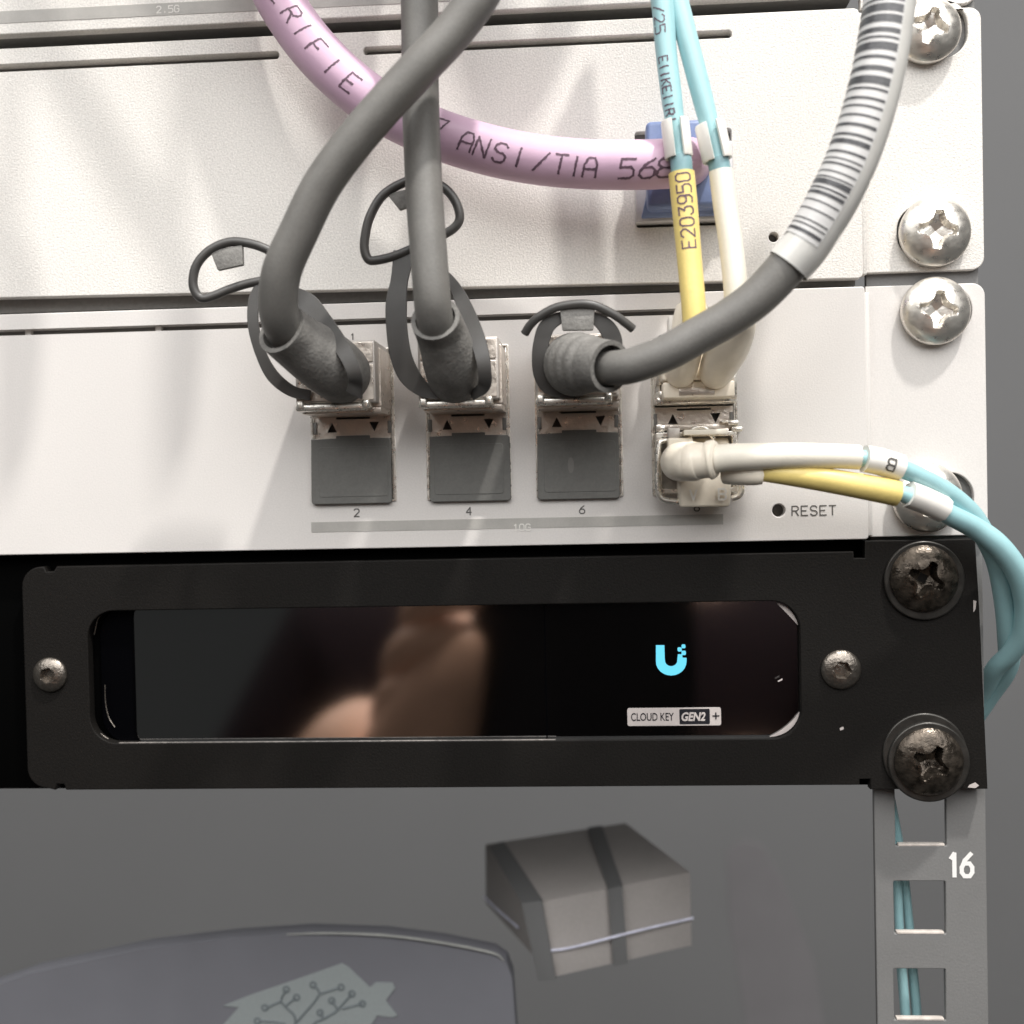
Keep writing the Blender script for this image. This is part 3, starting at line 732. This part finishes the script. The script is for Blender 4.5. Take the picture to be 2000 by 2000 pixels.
# ================================================================== LILAC CABLE AND BLUE PLUG
pk = thing('patch_cable', 'thick lilac cable with dotted lettering, sweeping down to a blue plug', 'cable', (1330, 350, 0))
tP = Tube([(470, -260, 60, 46), (490, -140, 78, 46.5), (526, -40, 92, 47), (562, 26, 100, 47.5), (612, 94, 108, 48), (676, 158, 114, 48), (756, 216, 118, 48), (850, 260, 122, 48), (950, 292, 126, 48), (1050, 312, 132, 47.5), (1150, 321, 140, 47), (1240, 322, 146, 47), (1300, 320, 140, 47), (1332, 318, 120, 47), (1342, 317, 85, 47), (1340, 316, 40, 46)], 14)
tP.build('cable_jacket', 'pink', pk, segs=40)
def find(tube, x, y, h=120):
    t = q(x, y, h); best = min(range(len(tube.c)), key=lambda i: (tube.c[i] - t).length); return tube.L[best]
def at_words(tube, items, m, parent, height, w, **kw):
    for ch, x, y, ang in items:
        tube_text('lettering', m, parent, tube, ch, find(tube, x, y), height, w, ang=ang, **kw)
at_words(tP, [('E', 531, -2, .12), ('R', 556, 38, .12), ('I', 582, 66, .1), ('F', 614, 102, .05), ('I', 650, 134, -.05), ('E', 688, 166, -.08),
              ('7', 848, 262, .05), ('A', 903, 285, -.15), ('N', 932, 294, -.2), ('S', 972, 303, -.25), ('I', 1008, 310, -.28), ('/', 1052, 316, -.32),
              ('T', 1088, 318, -.34), ('I', 1118, 320, -.38), ('A', 1146, 322, -.40), ('5', 1212, 322, -.42), ('6', 1242, 322, -.42), ('8', 1270, 322, -.42)],
         'print_ink', pk, 34, 4.0, slant=.16, jit=.6)
pu0, pu1, pv0, pv1 = q(1282, 300, 20).x, q(1402, 300, 20).x, q(1330, 250, 20).y, q(1330, 430, 20).y
box('plug_body', 'clear', pk, pu0 - 42, pu1 + 28, q(1330, 280, 20).y, pv1 + 2, -12, 26, 3, 3)
box('plug_boot', 'blue', pk, pu0 - 22, pu1 + 4, pv0, pv1 - 12, 26, 74, 10, 4)
hexa('latch_guard', 'blue', pk, [(pu0 - 18, pv1 - 50, 70), (pu1, pv1 - 50, 70), (pu1 + 12, pv1 - 4, 34), (pu0 - 32, pv1 - 4, 34),
                               (pu0 - 20, pv1 - 55, 22), (pu1 + 4, pv1 - 55, 22), (pu1 + 12, pv1 - 4, 22), (pu0 - 32, pv1 - 4, 22)], 4, 3)
box('latch_slit', 'badge_dark', pk, pu0 - 4, pu1 - 10, pv1 - 25, pv1 - 22, 44, 56, .6)

# ================================================================== FIBRE CABLE, UPPER
fu = thing('fibre_patch_cable', 'pair of aqua fibre strands hanging into yellow and cream sleeves, upper right port', 'cable', (1356, 790, 60), 'aqua fibre patch cables')
fA = Tube([(1240, -240, 150, 22), (1270, -120, 165, 22), (1293, 0, 178, 22), (1301, 100, 186, 20.5), (1313, 200, 192, 20), (1325, 290, 196, 15), (1331, 345, 198, 15), (1336, 400, 198, 15)], 12)
fA.build('fibre_strand', 'teal', fu, segs=24)
fB = Tube([(1256, -250, 128, 20), (1290, -120, 150, 20), (1322, -6, 168, 20), (1346, 90, 180, 20.5), (1372, 190, 188, 20), (1392, 270, 192, 17), (1406, 330, 194, 15), (1412, 400, 194, 15)], 12)
fB.build('fibre_strand', 'teal', fu, segs=24)
tube_text('lettering', 'print_ink', fu, fA, '/25', find(fA, 1296, 16, 180), 20, 2.3, ang=-.55, jit=.5)
tube_text('lettering', 'print_ink', fu, fA, 'EIIKEIIRI', find(fA, 1304, 120, 186), 17, 2.5, ang=-.5, jit=.6, wide=.85)
Tube([(1329, 306, 197, 21), (1331, 322, 198, 21), (1332, 350, 198, 21)], 3).build('ferrule', 'teal_dark', fu, segs=20)
Tube([(1402, 310, 194, 21), (1405, 325, 194, 21), (1409, 350, 194, 21)], 3).build('ferrule', 'teal_dark', fu, segs=20)
def split_clip(parent, cx, cy, h, w, ht, ang, slotw):
    c = q(cx, cy, h); ca, sa = math.cos(ang), math.sin(ang)
    bm = bmesh.new(); R1, R0 = w / 2, w / 2 - 6; g = slotw / 2
    a0 = math.asin(g / R1); rings = []
    for y in (-ht / 2, -ht / 2 + 3, ht / 2 - 3, ht / 2):
        e = 1.2 if abs(y) > ht / 2 - 1 else 0
        ring = []
        for R in (R1 - e, R0 + e):
            for k in range(25):
                a = a0 + (2 * math.pi - 2 * a0) * k / 24
                x, z = R * math.sin(a), R * math.cos(a)
                ring.append(bm.verts.new(W(c.x + x * ca - y * sa, c.y + x * sa + y * ca, c.z + z)))
        loop = ring[:25] + ring[25:][::-1]; rings.append(loop)
    for A, B in zip(rings, rings[1:]):
        for k in range(50): bm.faces.new((A[k], A[(k + 1) % 50], B[(k + 1) % 50], B[k]))
    for rg in (rings[0], rings[-1]):
        for k in range(24): bm.faces.new((rg[k], rg[k + 1], rg[48 - k], rg[49 - k]))
    bmesh.ops.recalc_face_normals(bm, faces=bm.faces)
    me = bpy.data.meshes.new('clip'); bm.to_mesh(me); bm.free()
    return shade(link('split_clip', me, 'white', parent), 40)
split_clip(fu, 1322, 272, 196, 50, 66, -.09, 17)
split_clip(fu, 1394, 278, 193, 54, 66, -.20, 19)
tY = Tube([(1331, 338, 198, 25), (1337, 400, 200, 25), (1346, 500, 205, 24), (1354, 590, 214, 23.5), (1357, 645, 216, 23)], 10)
tY.build('yellow_sleeve', 'yellow', fu, segs=30, cap=False); 
ry = Tube([(1337, 400, 200, 25), (1331, 338, 198, 25)], 3); ry.build('sleeve_end', 'yellow', fu, segs=30, cap=False, hollow=.84)
tube_text('lettering', 'print_ink', fu, tY, 'E203950', find(tY, 1347, 487, 204), 24, 2.8, ang=-.22 + .2, jit=.3, flip=True, wide=.88)
tW = Tube([(1408, 334, 194, 23), (1416, 400, 196, 23), (1428, 480, 200, 23), (1438, 570, 204, 24), (1440, 620, 200, 26)], 10)
tW.build('cream_sleeve', 'cream', fu, segs=30, cap=False)
Tube([(1416, 400, 196, 23), (1408, 334, 194, 23)], 3).build('sleeve_end', 'cream', fu, segs=30, cap=False, hollow=.84)
Tube([(1352, 586, 172, 18), (1352, 598, 172, 30), (1349, 625, 168, 34), (1343, 660, 156, 33), (1336, 695, 130, 33), (1330, 722, 100, 31), (1328, 732, 60, 30)], 8).build('connector_boot', 'cream_hard', fu, segs=30)
Tube([(1441, 596, 204, 30), (1440, 612, 198, 35), (1436, 640, 186, 39), (1424, 675, 164, 40), (1410, 702, 136, 38), (1400, 722, 106, 34), (1396, 732, 70, 30)], 8).build('connector_boot', 'cream_hard', fu, segs=30)
b0, b1 = q(1290, 700, 60), q(1432, 786, 60)
box('connector_body', 'cream_hard', fu, b0.x, b1.x - 3, 690, 757, 10, 92, 5, 3)
box('connector_clip', 'cream_hard', fu, b0.x + 2, b1.x, 759, 789, 8, 88, 3, 3)
box('clip_window', 'cage', fu, q(1326, 775, 88).x, q(1396, 775, 88).x, 770, 785, 84, 90, 2, 2)
box('release_lever', 'white', fu, q(1306, 650, 110).x, q(1322, 650, 110).x, 640, 690, 60, 120, 3, 2)

# ================================================================== TRANSCEIVERS in the fourth column
a4, b4 = COLS[3]
for (v0, v1, lab) in ((673, 797, 'plated transceiver module in the upper port of the fourth column'), (850, 967, 'plated transceiver module with wire bail in the lower port of the fourth column')):
    tr = thing('transceiver', lab, 'transceiver', ((a4 + b4) / 2, v1, 0), 'transceiver modules in the fourth column')
    plate('module_shell', 'chrome', tr, [rrect(a4 + 6, b4 - 6, v0, v1, 4, 3), rrect(a4 + 17, b4 - 15, v0 + 9, v1 - 9, 3, 2)], -19, 34, 1.6, 2)
    box('module_core', 'head', tr, a4 + 12, b4 - 12, v0 + 5, v1 - 5, -28, -4, 2)
    if v0 < 700:
        for k, (x0, x1, y0, y1, h1) in enumerate(((a4 + 8, a4 + 20, 700, 760, 40), (b4 - 16, b4 - 5, 700, 790, 42), (a4 + 10, b4 - 8, 784, 796, 38), (a4 + 14, a4 + 26, 772, 786, 44), (b4 - 24, b4 - 12, 764, 778, 46))):
            box('latch_finger', 'chrome', tr, x0, x1, y0, y1, 0, h1, 2.5, 2)
        box('shroud_corner', 'badge_dark', tr, a4 + 16, a4 + 40, 664, 690, 4, 30, 2)
    else:
        for k, (x0, x1, y0, y1, h1, m_) in enumerate(((a4 + 8, b4 - 10, 834, 846, 16, 'cage'), (a4 + 29, a4 + 52, 842, 866, 50, 'head'), (b4 - 46, b4 - 20, 844, 856, 30, 'cage'), (b4 - 22, b4 - 2, 830, 840, 34, 'chrome'), (b4 - 15, b4 + 5, 842, 852, 36, 'chrome'), (b4 - 34, b4 - 6, 829, 835, 30, 'chrome'), (a4 + 8, a4 + 26, 834, 848, 22, 'chrome'))):
            box('latch_finger', m_, tr, x0, x1, y0, y1, 0, h1, 2.5, 2)
        Tube([(1347, 858, 44, 4), (1350, 842, 50, 4), (1362, 835, 52, 4), (1378, 836, 52, 4), (1387, 848, 50, 4), (1394, 857, 44, 4)], 6).build('latch_arch', 'chrome', tr, segs=10)
        Tube([(1318, 862, 40, 5), (1295, 861, 44, 5.5), (1286, 872, 46, 6), (1284, 920, 48, 6), (1285, 958, 50, 6), (1294, 974, 50, 6), (1315, 979, 50, 6), (1345, 980, 48, 6)], 8).build('wire_bail', 'chrome', tr, segs=12)
        Tube([(1448, 930, 44, 6), (1449, 955, 46, 6), (1444, 968, 46, 6), (1430, 974, 44, 6)], 6).build('wire_bail', 'chrome', tr, segs=12)

# ================================================================== FIBRE CABLE, LOWER
fl = thing('fibre_patch_cable', 'fibre pair in cream and yellow sleeves running right, then looping behind the black panel', 'cable', (1360, 980, 60), 'aqua fibre patch cables')
b0, b1 = q(1324, 930, 70), q(1434, 986, 70)
hexa('connector_body', 'cream_hard', fl, [(b0.x, 900, 74), (b1.x, 900, 74), (b1.x - 8, b1.y + 5, 70), (b0.x + 2, b1.y + 4, 70), (b0.x, 860, 4), (b1.x, 860, 4), (b1.x, b1.y - 14, 4), (b0.x + 2, b1.y - 14, 4)], 6, 3)
box('connector_shoulder', 'cream_hard', fl, a4 + 27, b0.x + 30, 862, 936, 20, 66, 4, 3)
box('connector_lip', 'cream', fl, q(1336, 860, 80).x, q(1422, 860, 80).x, 848, 858, 20, 78, 2)
flat_text('lettering', 'white', fl, 'V', q(1348, 978, 76).x, q(1348, 976, 76).y, 75.8, 18, 3.6)
flat_text('lettering', 'white', fl, 'B', q(1404, 978, 76).x, q(1404, 976, 76).y, 75.8, 20, 3.6)
Tube([(1326, 904, 60, 32), (1326, 903, 110, 36), (1330, 902, 142, 38), (1342, 901, 162, 38), (1352, 901, 170, 37)], 8).build('connector_boot', 'cream_hard', fl, segs=36)
Tube([(1344, 901, 160, 38), (1356, 901, 172, 38.5), (1364, 900, 176, 36), (1380, 899, 182, 35), (1387, 898, 184, 38), (1394, 898, 186, 38), (1400, 898, 188, 33)], 6).build('connector_boot', 'cream_hard', fl, segs=36)
t1 = Tube([(1396, 897, 186, 27), (1430, 893, 192, 26.5), (1500, 891, 196, 25.5), (1560, 890, 196, 25), (1630, 891, 190, 24), (1677, 893, 184, 24)], 10)
t1.build('cream_sleeve', 'cream', fl, segs=30, hollow=.8)
Tube([(1420, 918, 150, 28), (1450, 922, 166, 26), (1478, 926, 176, 22), (1492, 928, 178, 18)], 6).build('connector_boot', 'cream_hard', fl, segs=30)
t2 = Tube([(1478, 924, 176, 15), (1520, 925, 184, 20), (1580, 932, 188, 23), (1650, 944, 188, 24), (1720, 957, 180, 25), (1752, 964, 174, 25)], 10)
t2.build('yellow_sleeve', 'yellow', fl, segs=30, hollow=.8)
s1 = Tube([(1670, 893, 184, 14), (1690, 896, 182, 16), (1740, 908, 172, 18), (1800, 932, 150, 18), (1850, 962, 125, 19), (1895, 1002, 96, 20), (1925, 1050, 66, 20), (1948, 1100, 36, 20), (1962, 1170, 0, 20), (1970, 1240, -40, 21), (1968, 1300, -90, 20), (1936, 1352, -150, 19), (1885, 1420, -220, 17), (1800, 1470, -330, 15), (1650, 1480, -700, 14), (1500, 1440, -1200, 14)], 10)
s1.build('fibre_strand', 'teal', fl, segs=24)
s2 = Tube([(1750, 964, 174, 14), (1768, 966, 170, 16), (1810, 982, 156, 19), (1860, 1008, 134, 20), (1905, 1032, 104, 21), (1948, 1064, 88, 22), (1984, 1112, 66, 22), (2003, 1170, 36, 22), (2000, 1230, 0, 21), (1975, 1275, -40, 19), (1945, 1305, -80, 18), (1920, 1350, -140, 17), (1870, 1420, -230, 16), (1780, 1460, -360, 14), (1630, 1450, -760, 13), (1480, 1420, -1200, 14)], 10)
s2.build('fibre_strand', 'teal', fl, segs=24)
k1 = Tube([(1688, 896, 183, 27), (1715, 901, 178, 27), (1757, 914, 166, 27)], 8); k1.build('marker_clip', 'white', fl, segs=10, hollow=.8)
k2 = Tube([(1774, 965, 168, 26), (1805, 977, 158, 26), (1843, 995, 143, 26)], 8); k2.build('marker_clip', 'white', fl, segs=8, hollow=.8)
tube_text('lettering', 'print_dark', fl, k1, 'B', find(k1, 1735, 906, 172), 22, 3.2, ang=-.05, flip=True, jit=0)

bh = thing('fibre_cable', 'two aqua fibre strands seen through the square holes of the rail', 'cable', (1770, 2200, -230), 'aqua fibre patch cables')
for st in ([(1700, 1380, -120, 9), (1728, 1540, -118, 9), (1742, 1650, -112, 9), (1752, 1720, -110, 8.6), (1756, 1800, -110, 8.6), (1761, 1890, -110, 9.5), (1769, 1990, -110, 9.5), (1778, 2160, -110, 10), (1784, 2300, -110, 10)],
           [(1704, 1380, -140, 9), (1735, 1540, -138, 9), (1756, 1650, -132, 9), (1767, 1720, -130, 8.6), (1775, 1800, -130, 8.6), (1782, 1890, -130, 9.5), (1791, 1990, -130, 9.5), (1802, 2160, -130, 10), (1808, 2300, -130, 10)]):
    Tube(st, 8).build('fibre_strand', 'teal', bh, segs=20)

# ================================================================== BEHIND THE RACK, LOW
bx = thing('strapped_box', 'tan box with two dark straps and a pale string, dim in the background', 'box', (1150, 1900, -500))
def pq(*l): return [tuple(q(x, y, h)) for x, y, h in l]
hexa('box_body', 'card', bx, pq((1056, 1762, -420), (1349, 1703, -480), (1352, 1848, -480), (1080, 1910, -420), (947, 1648, -760), (1222, 1606, -800), (1226, 1700, -800), (948, 1765, -760)), 4, 2)
def strip(name, m, parent, l, th=6):
    P = pq(*l); hexa(name, m, parent, [(x, y, z + th) for x, y, z in P] + [(x, y, z - th) for x, y, z in P], 1)
strip('strap', 'darkstrap', bx, [(955, 1652, -745), (984, 1644, -745), (1060, 1760, -414), (1020, 1765, -414)])
strip('strap', 'darkstrap', bx, [(1018, 1762, -412), (1058, 1758, -412), (1086, 1912, -412), (1052, 1914, -412)])
strip('strap', 'darkstrap', bx, [(1148, 1617, -775), (1176, 1613, -775), (1216, 1730, -444), (1187, 1736, -444)])
strip('strap', 'darkstrap', bx, [(1187, 1734, -440), (1215, 1728, -440), (1226, 1880, -440), (1198, 1886, -440)])
Tube([(1056, 1858, -412, 2.8), (1110, 1852, -420, 2.8), (1190, 1832, -428, 2.8), (1270, 1812, -448, 2.8), (1354, 1793, -470, 2.8)], 4).build('string', 'string', bx, segs=8)
Tube([(947, 1752, -765, 2.6), (975, 1780, -680, 2.6), (1012, 1812, -560, 2.6)], 4).build('string', 'string', bx, segs=8)
cs = thing('curved_case', 'slate case with a painted highlight on its curved top edge and a house sticker, bottom left background', 'case', (700, 2100, -400))
lp = [(-200, 1990), (60, 1900), (280, 1852), (450, 1832), (600, 1822), (750, 1827), (860, 1841), (965, 1862), (988, 1878), (1000, 1910), (1014, 2100), (-200, 2100)]
plate('case_shell', 'slate', cs, [[tuple(q(x, y, -380)[:2]) for x, y in lp]], -440, -380, .6, 1)
Tube([(560, 1825, -378, 1.5), (640, 1823, -376, 2.6), (750, 1827, -375, 3.0), (860, 1841, -375, 3.2), (960, 1861, -376, 3.0), (984, 1876, -378, 1.6)], 6).build('case_highlight', 'rim', cs, segs=8)  # highlight on the top edge, put in as a paler tube
zs = lambda x, y, h=-378: tuple(q(400 + x / 2.76, 1550 + y / 2.76, h)[:2])
hs = [(100, 1145), (250, 1085), (500, 1000), (740, 915), (775, 935), (890, 1045), (922, 1018), (1012, 1020), (1026, 1048), (975, 1115), (1038, 1195), (1012, 1206), (930, 1196), (905, 1235), (830, 1330), (60, 1330), (60, 1290), (140, 1200), (185, 1152)]
st_ = plate('house_sticker', 'sticker', cs, [[zs(*p) for p in hs]], -380, -377, .5, 1)
def circ_line(name, pts, r):
    Tube([(400 + x / 2.76, 1550 + y / 2.76, -376.5, r) for x, y in pts], 2).build(name, 'sticker_ink', st_, segs=6)
for pts in ([(470, 1260), (540, 1180), (620, 1080), (585, 1035)], [(620, 1080), (730, 1045)], [(490, 1235), (480, 1190), (410, 1120), (440, 1060)], [(430, 1150), (490, 1100)], [(410, 1120), (330, 1155)],
            [(600, 1230), (700, 1180), (790, 1080)], [(740, 1160), (850, 1132)], [(720, 1170), (685, 1115)], [(640, 1215), (625, 1180)], [(470, 1300), (430, 1240), (290, 1225)], [(520, 1310), (600, 1230)]):
    circ_line('circuit_line', pts, 2.2)
for x, y in ((585, 1030), (735, 1043), (440, 1055), (495, 1098), (325, 1153), (793, 1078), (850, 1132), (685, 1115), (622, 1180), (285, 1225)):
    c = zs(x, y); plate('circuit_node', 'sticker_ink', st_, [circle(c[0], c[1], 9, 14), circle(c[0], c[1], 4.5, 10)], -377.4, -375.8, .3, 1)
sh = thing('sheen_panel', 'faint sheen right of the strapped box, built as a dim grey panel', 'sheen panel', (*q(1500, 2100, -2600)[:2], -2600))  # a faint column of sheen, given shape as a flat plate
plate('sheen_plate', 'sheen_m', sh, [[tuple(q(x, y, -2600)[:2]) for x, y in ((1420, 1660), (1450, 1640), (1490, 1650), (1530, 1720), (1590, 1880), (1620, 2080), (1470, 2080), (1425, 1800))]], -2608, -2600, 1, 1)

# ================================================================== THE PHOTOGRAPHER (seen only as a reflection in the display)
ph = thing('phone', 'black phone held up in front of the rack, mirrored in the display', 'phone', (1030, 2500, F + 90))
box('phone_body', 'phone', ph, 660, 1560, 720, 2460, F + 45, F + 130, 40, 4)
plate('camera_bump', 'phone', ph, [rrect(960, 1440, 770, 1250, 110, 6)], F + 26, F + 46, 6, 2)
def skin_mesh(name, m, parent, vs, es, sub=2):
    me = bpy.data.meshes.new(name); me.from_pydata([W(*p[:3]) for p in vs], es, [])
    o = bpy.data.objects.new(name, me); C.objects.link(o)
    sk = o.modifiers.new('skin', 'SKIN'); sk.use_smooth_shade = True
    for i, p in enumerate(vs): me.skin_vertices[0].data[i].radius = (p[3] * S, p[3] * S); me.skin_vertices[0].data[i].use_root = (i == 0)
    o.modifiers.new('sub', 'SUBSURF').levels = sub; o.modifiers['sub'].render_levels = sub
    me2 = bpy.data.meshes.new_from_object(o.evaluated_get(bpy.context.evaluated_depsgraph_get()))
    bpy.data.objects.remove(o); me2.name = name
    return link(name, me2, m, parent, smooth=True)
pe_ = thing('person', 'person in a dark shirt holding up a phone, mirrored in the display', 'person', (900, 16500, F + 5200))
B_ = F + 5200
body = [(900, 6200, B_, 1350), (900, 4200, B_, 1500), (900, 2400, B_ - 100, 1500), (900, 1500, B_, 700), (900, 700, B_ - 200, 900), (900, -200, B_ - 200, 980),
        (-900, 2300, B_, 700), (-1900, 4300, B_ - 600, 560), (-1150, 3500, B_ - 2700, 440), (80, 2250, F + 420, 330), (330, 1950, F + 170, 330),
        (2700, 2300, B_, 700), (3500, 4400, B_ - 600, 560), (2900, 3500, B_ - 2600, 440), (1850, 2500, F + 500, 330), (1700, 2150, F + 200, 330),
        (150, 6800, B_, 1000), (100, 11000, B_ - 100, 720), (100, 15800, B_, 460), (100, 16300, B_ - 1300, 330),
        (1650, 6800, B_, 1000), (1700, 11000, B_ - 100, 720), (1700, 15800, B_, 460), (1700, 16300, B_ - 1300, 330)]
es = [(0, 1), (1, 2), (2, 3), (3, 4), (4, 5), (2, 6), (6, 7), (7, 8), (8, 9), (9, 10), (2, 11), (11, 12), (12, 13), (13, 14), (14, 15), (0, 16), (16, 17), (17, 18), (18, 19), (0, 20), (20, 21), (21, 22), (22, 23)]
skin_mesh('body', 'skin', pe_, body, es)
cl = [(u, v, h, r * 1.10 + 40) for u, v, h, r in body[:3]] + [(u, v, h, r * 1.10 + 40) for u, v, h, r in body[6:9] + body[11:14]]
skin_mesh('shirt', 'shirt', pe_, cl, [(0, 1), (1, 2), (2, 3), (3, 4), (4, 5), (2, 6), (6, 7), (7, 8)])
tr_ = [(u, v, h, r * 1.12 + 30) for u, v, h, r in (body[0], body[16], body[17], body[18], body[20], body[21], body[22])]
skin_mesh('trousers', 'shirt', pe_, tr_, [(0, 1), (1, 2), (2, 3), (0, 4), (4, 5), (5, 6)])
skin_mesh('hair', 'hair', pe_, [(900, -350, B_ + 60, 960), (900, 300, B_ + 240, 860)], [(0, 1)])
for j, (v0, uu, ln) in enumerate(((1500, 450, .42), (1680, 370, .52), (1860, 320, .55), (2030, 280, .5))):
    f_ = [(uu + 60, v0 + 130, F + 150, 120), (uu, v0 + 10, F + 70, 105), (uu + 70 * ln, v0 - 110, F - 30, 98), (uu + 300 * ln, v0 - 150, F - 70, 92), (uu + 520 * ln, v0 - 140, F - 40, 84), (uu + 640 * ln, v0 - 120, F - 10, 66)]
    skin_mesh('finger', 'skin', pe_, f_, [(0, 1), (1, 2), (2, 3), (3, 4), (4, 5)])
skin_mesh('palm', 'skin', pe_, [(330, 2300, F + 130, 250), (430, 2020, F + 20, 245), (530, 1780, F - 40, 205), (620, 1600, F - 60, 135), (690, 1480, F - 60, 75)], [(0, 1), (1, 2), (2, 3), (3, 4)])
skin_mesh('thumb', 'skin', pe_, [(330, 2050, F + 200, 150), (420, 1800, F + 260, 120), (560, 1600, F + 230, 105), (690, 1480, F + 210, 80)], [(0, 1), (1, 2), (2, 3)])

for o in C.objects:
    if '_o' in o: del o['_o']
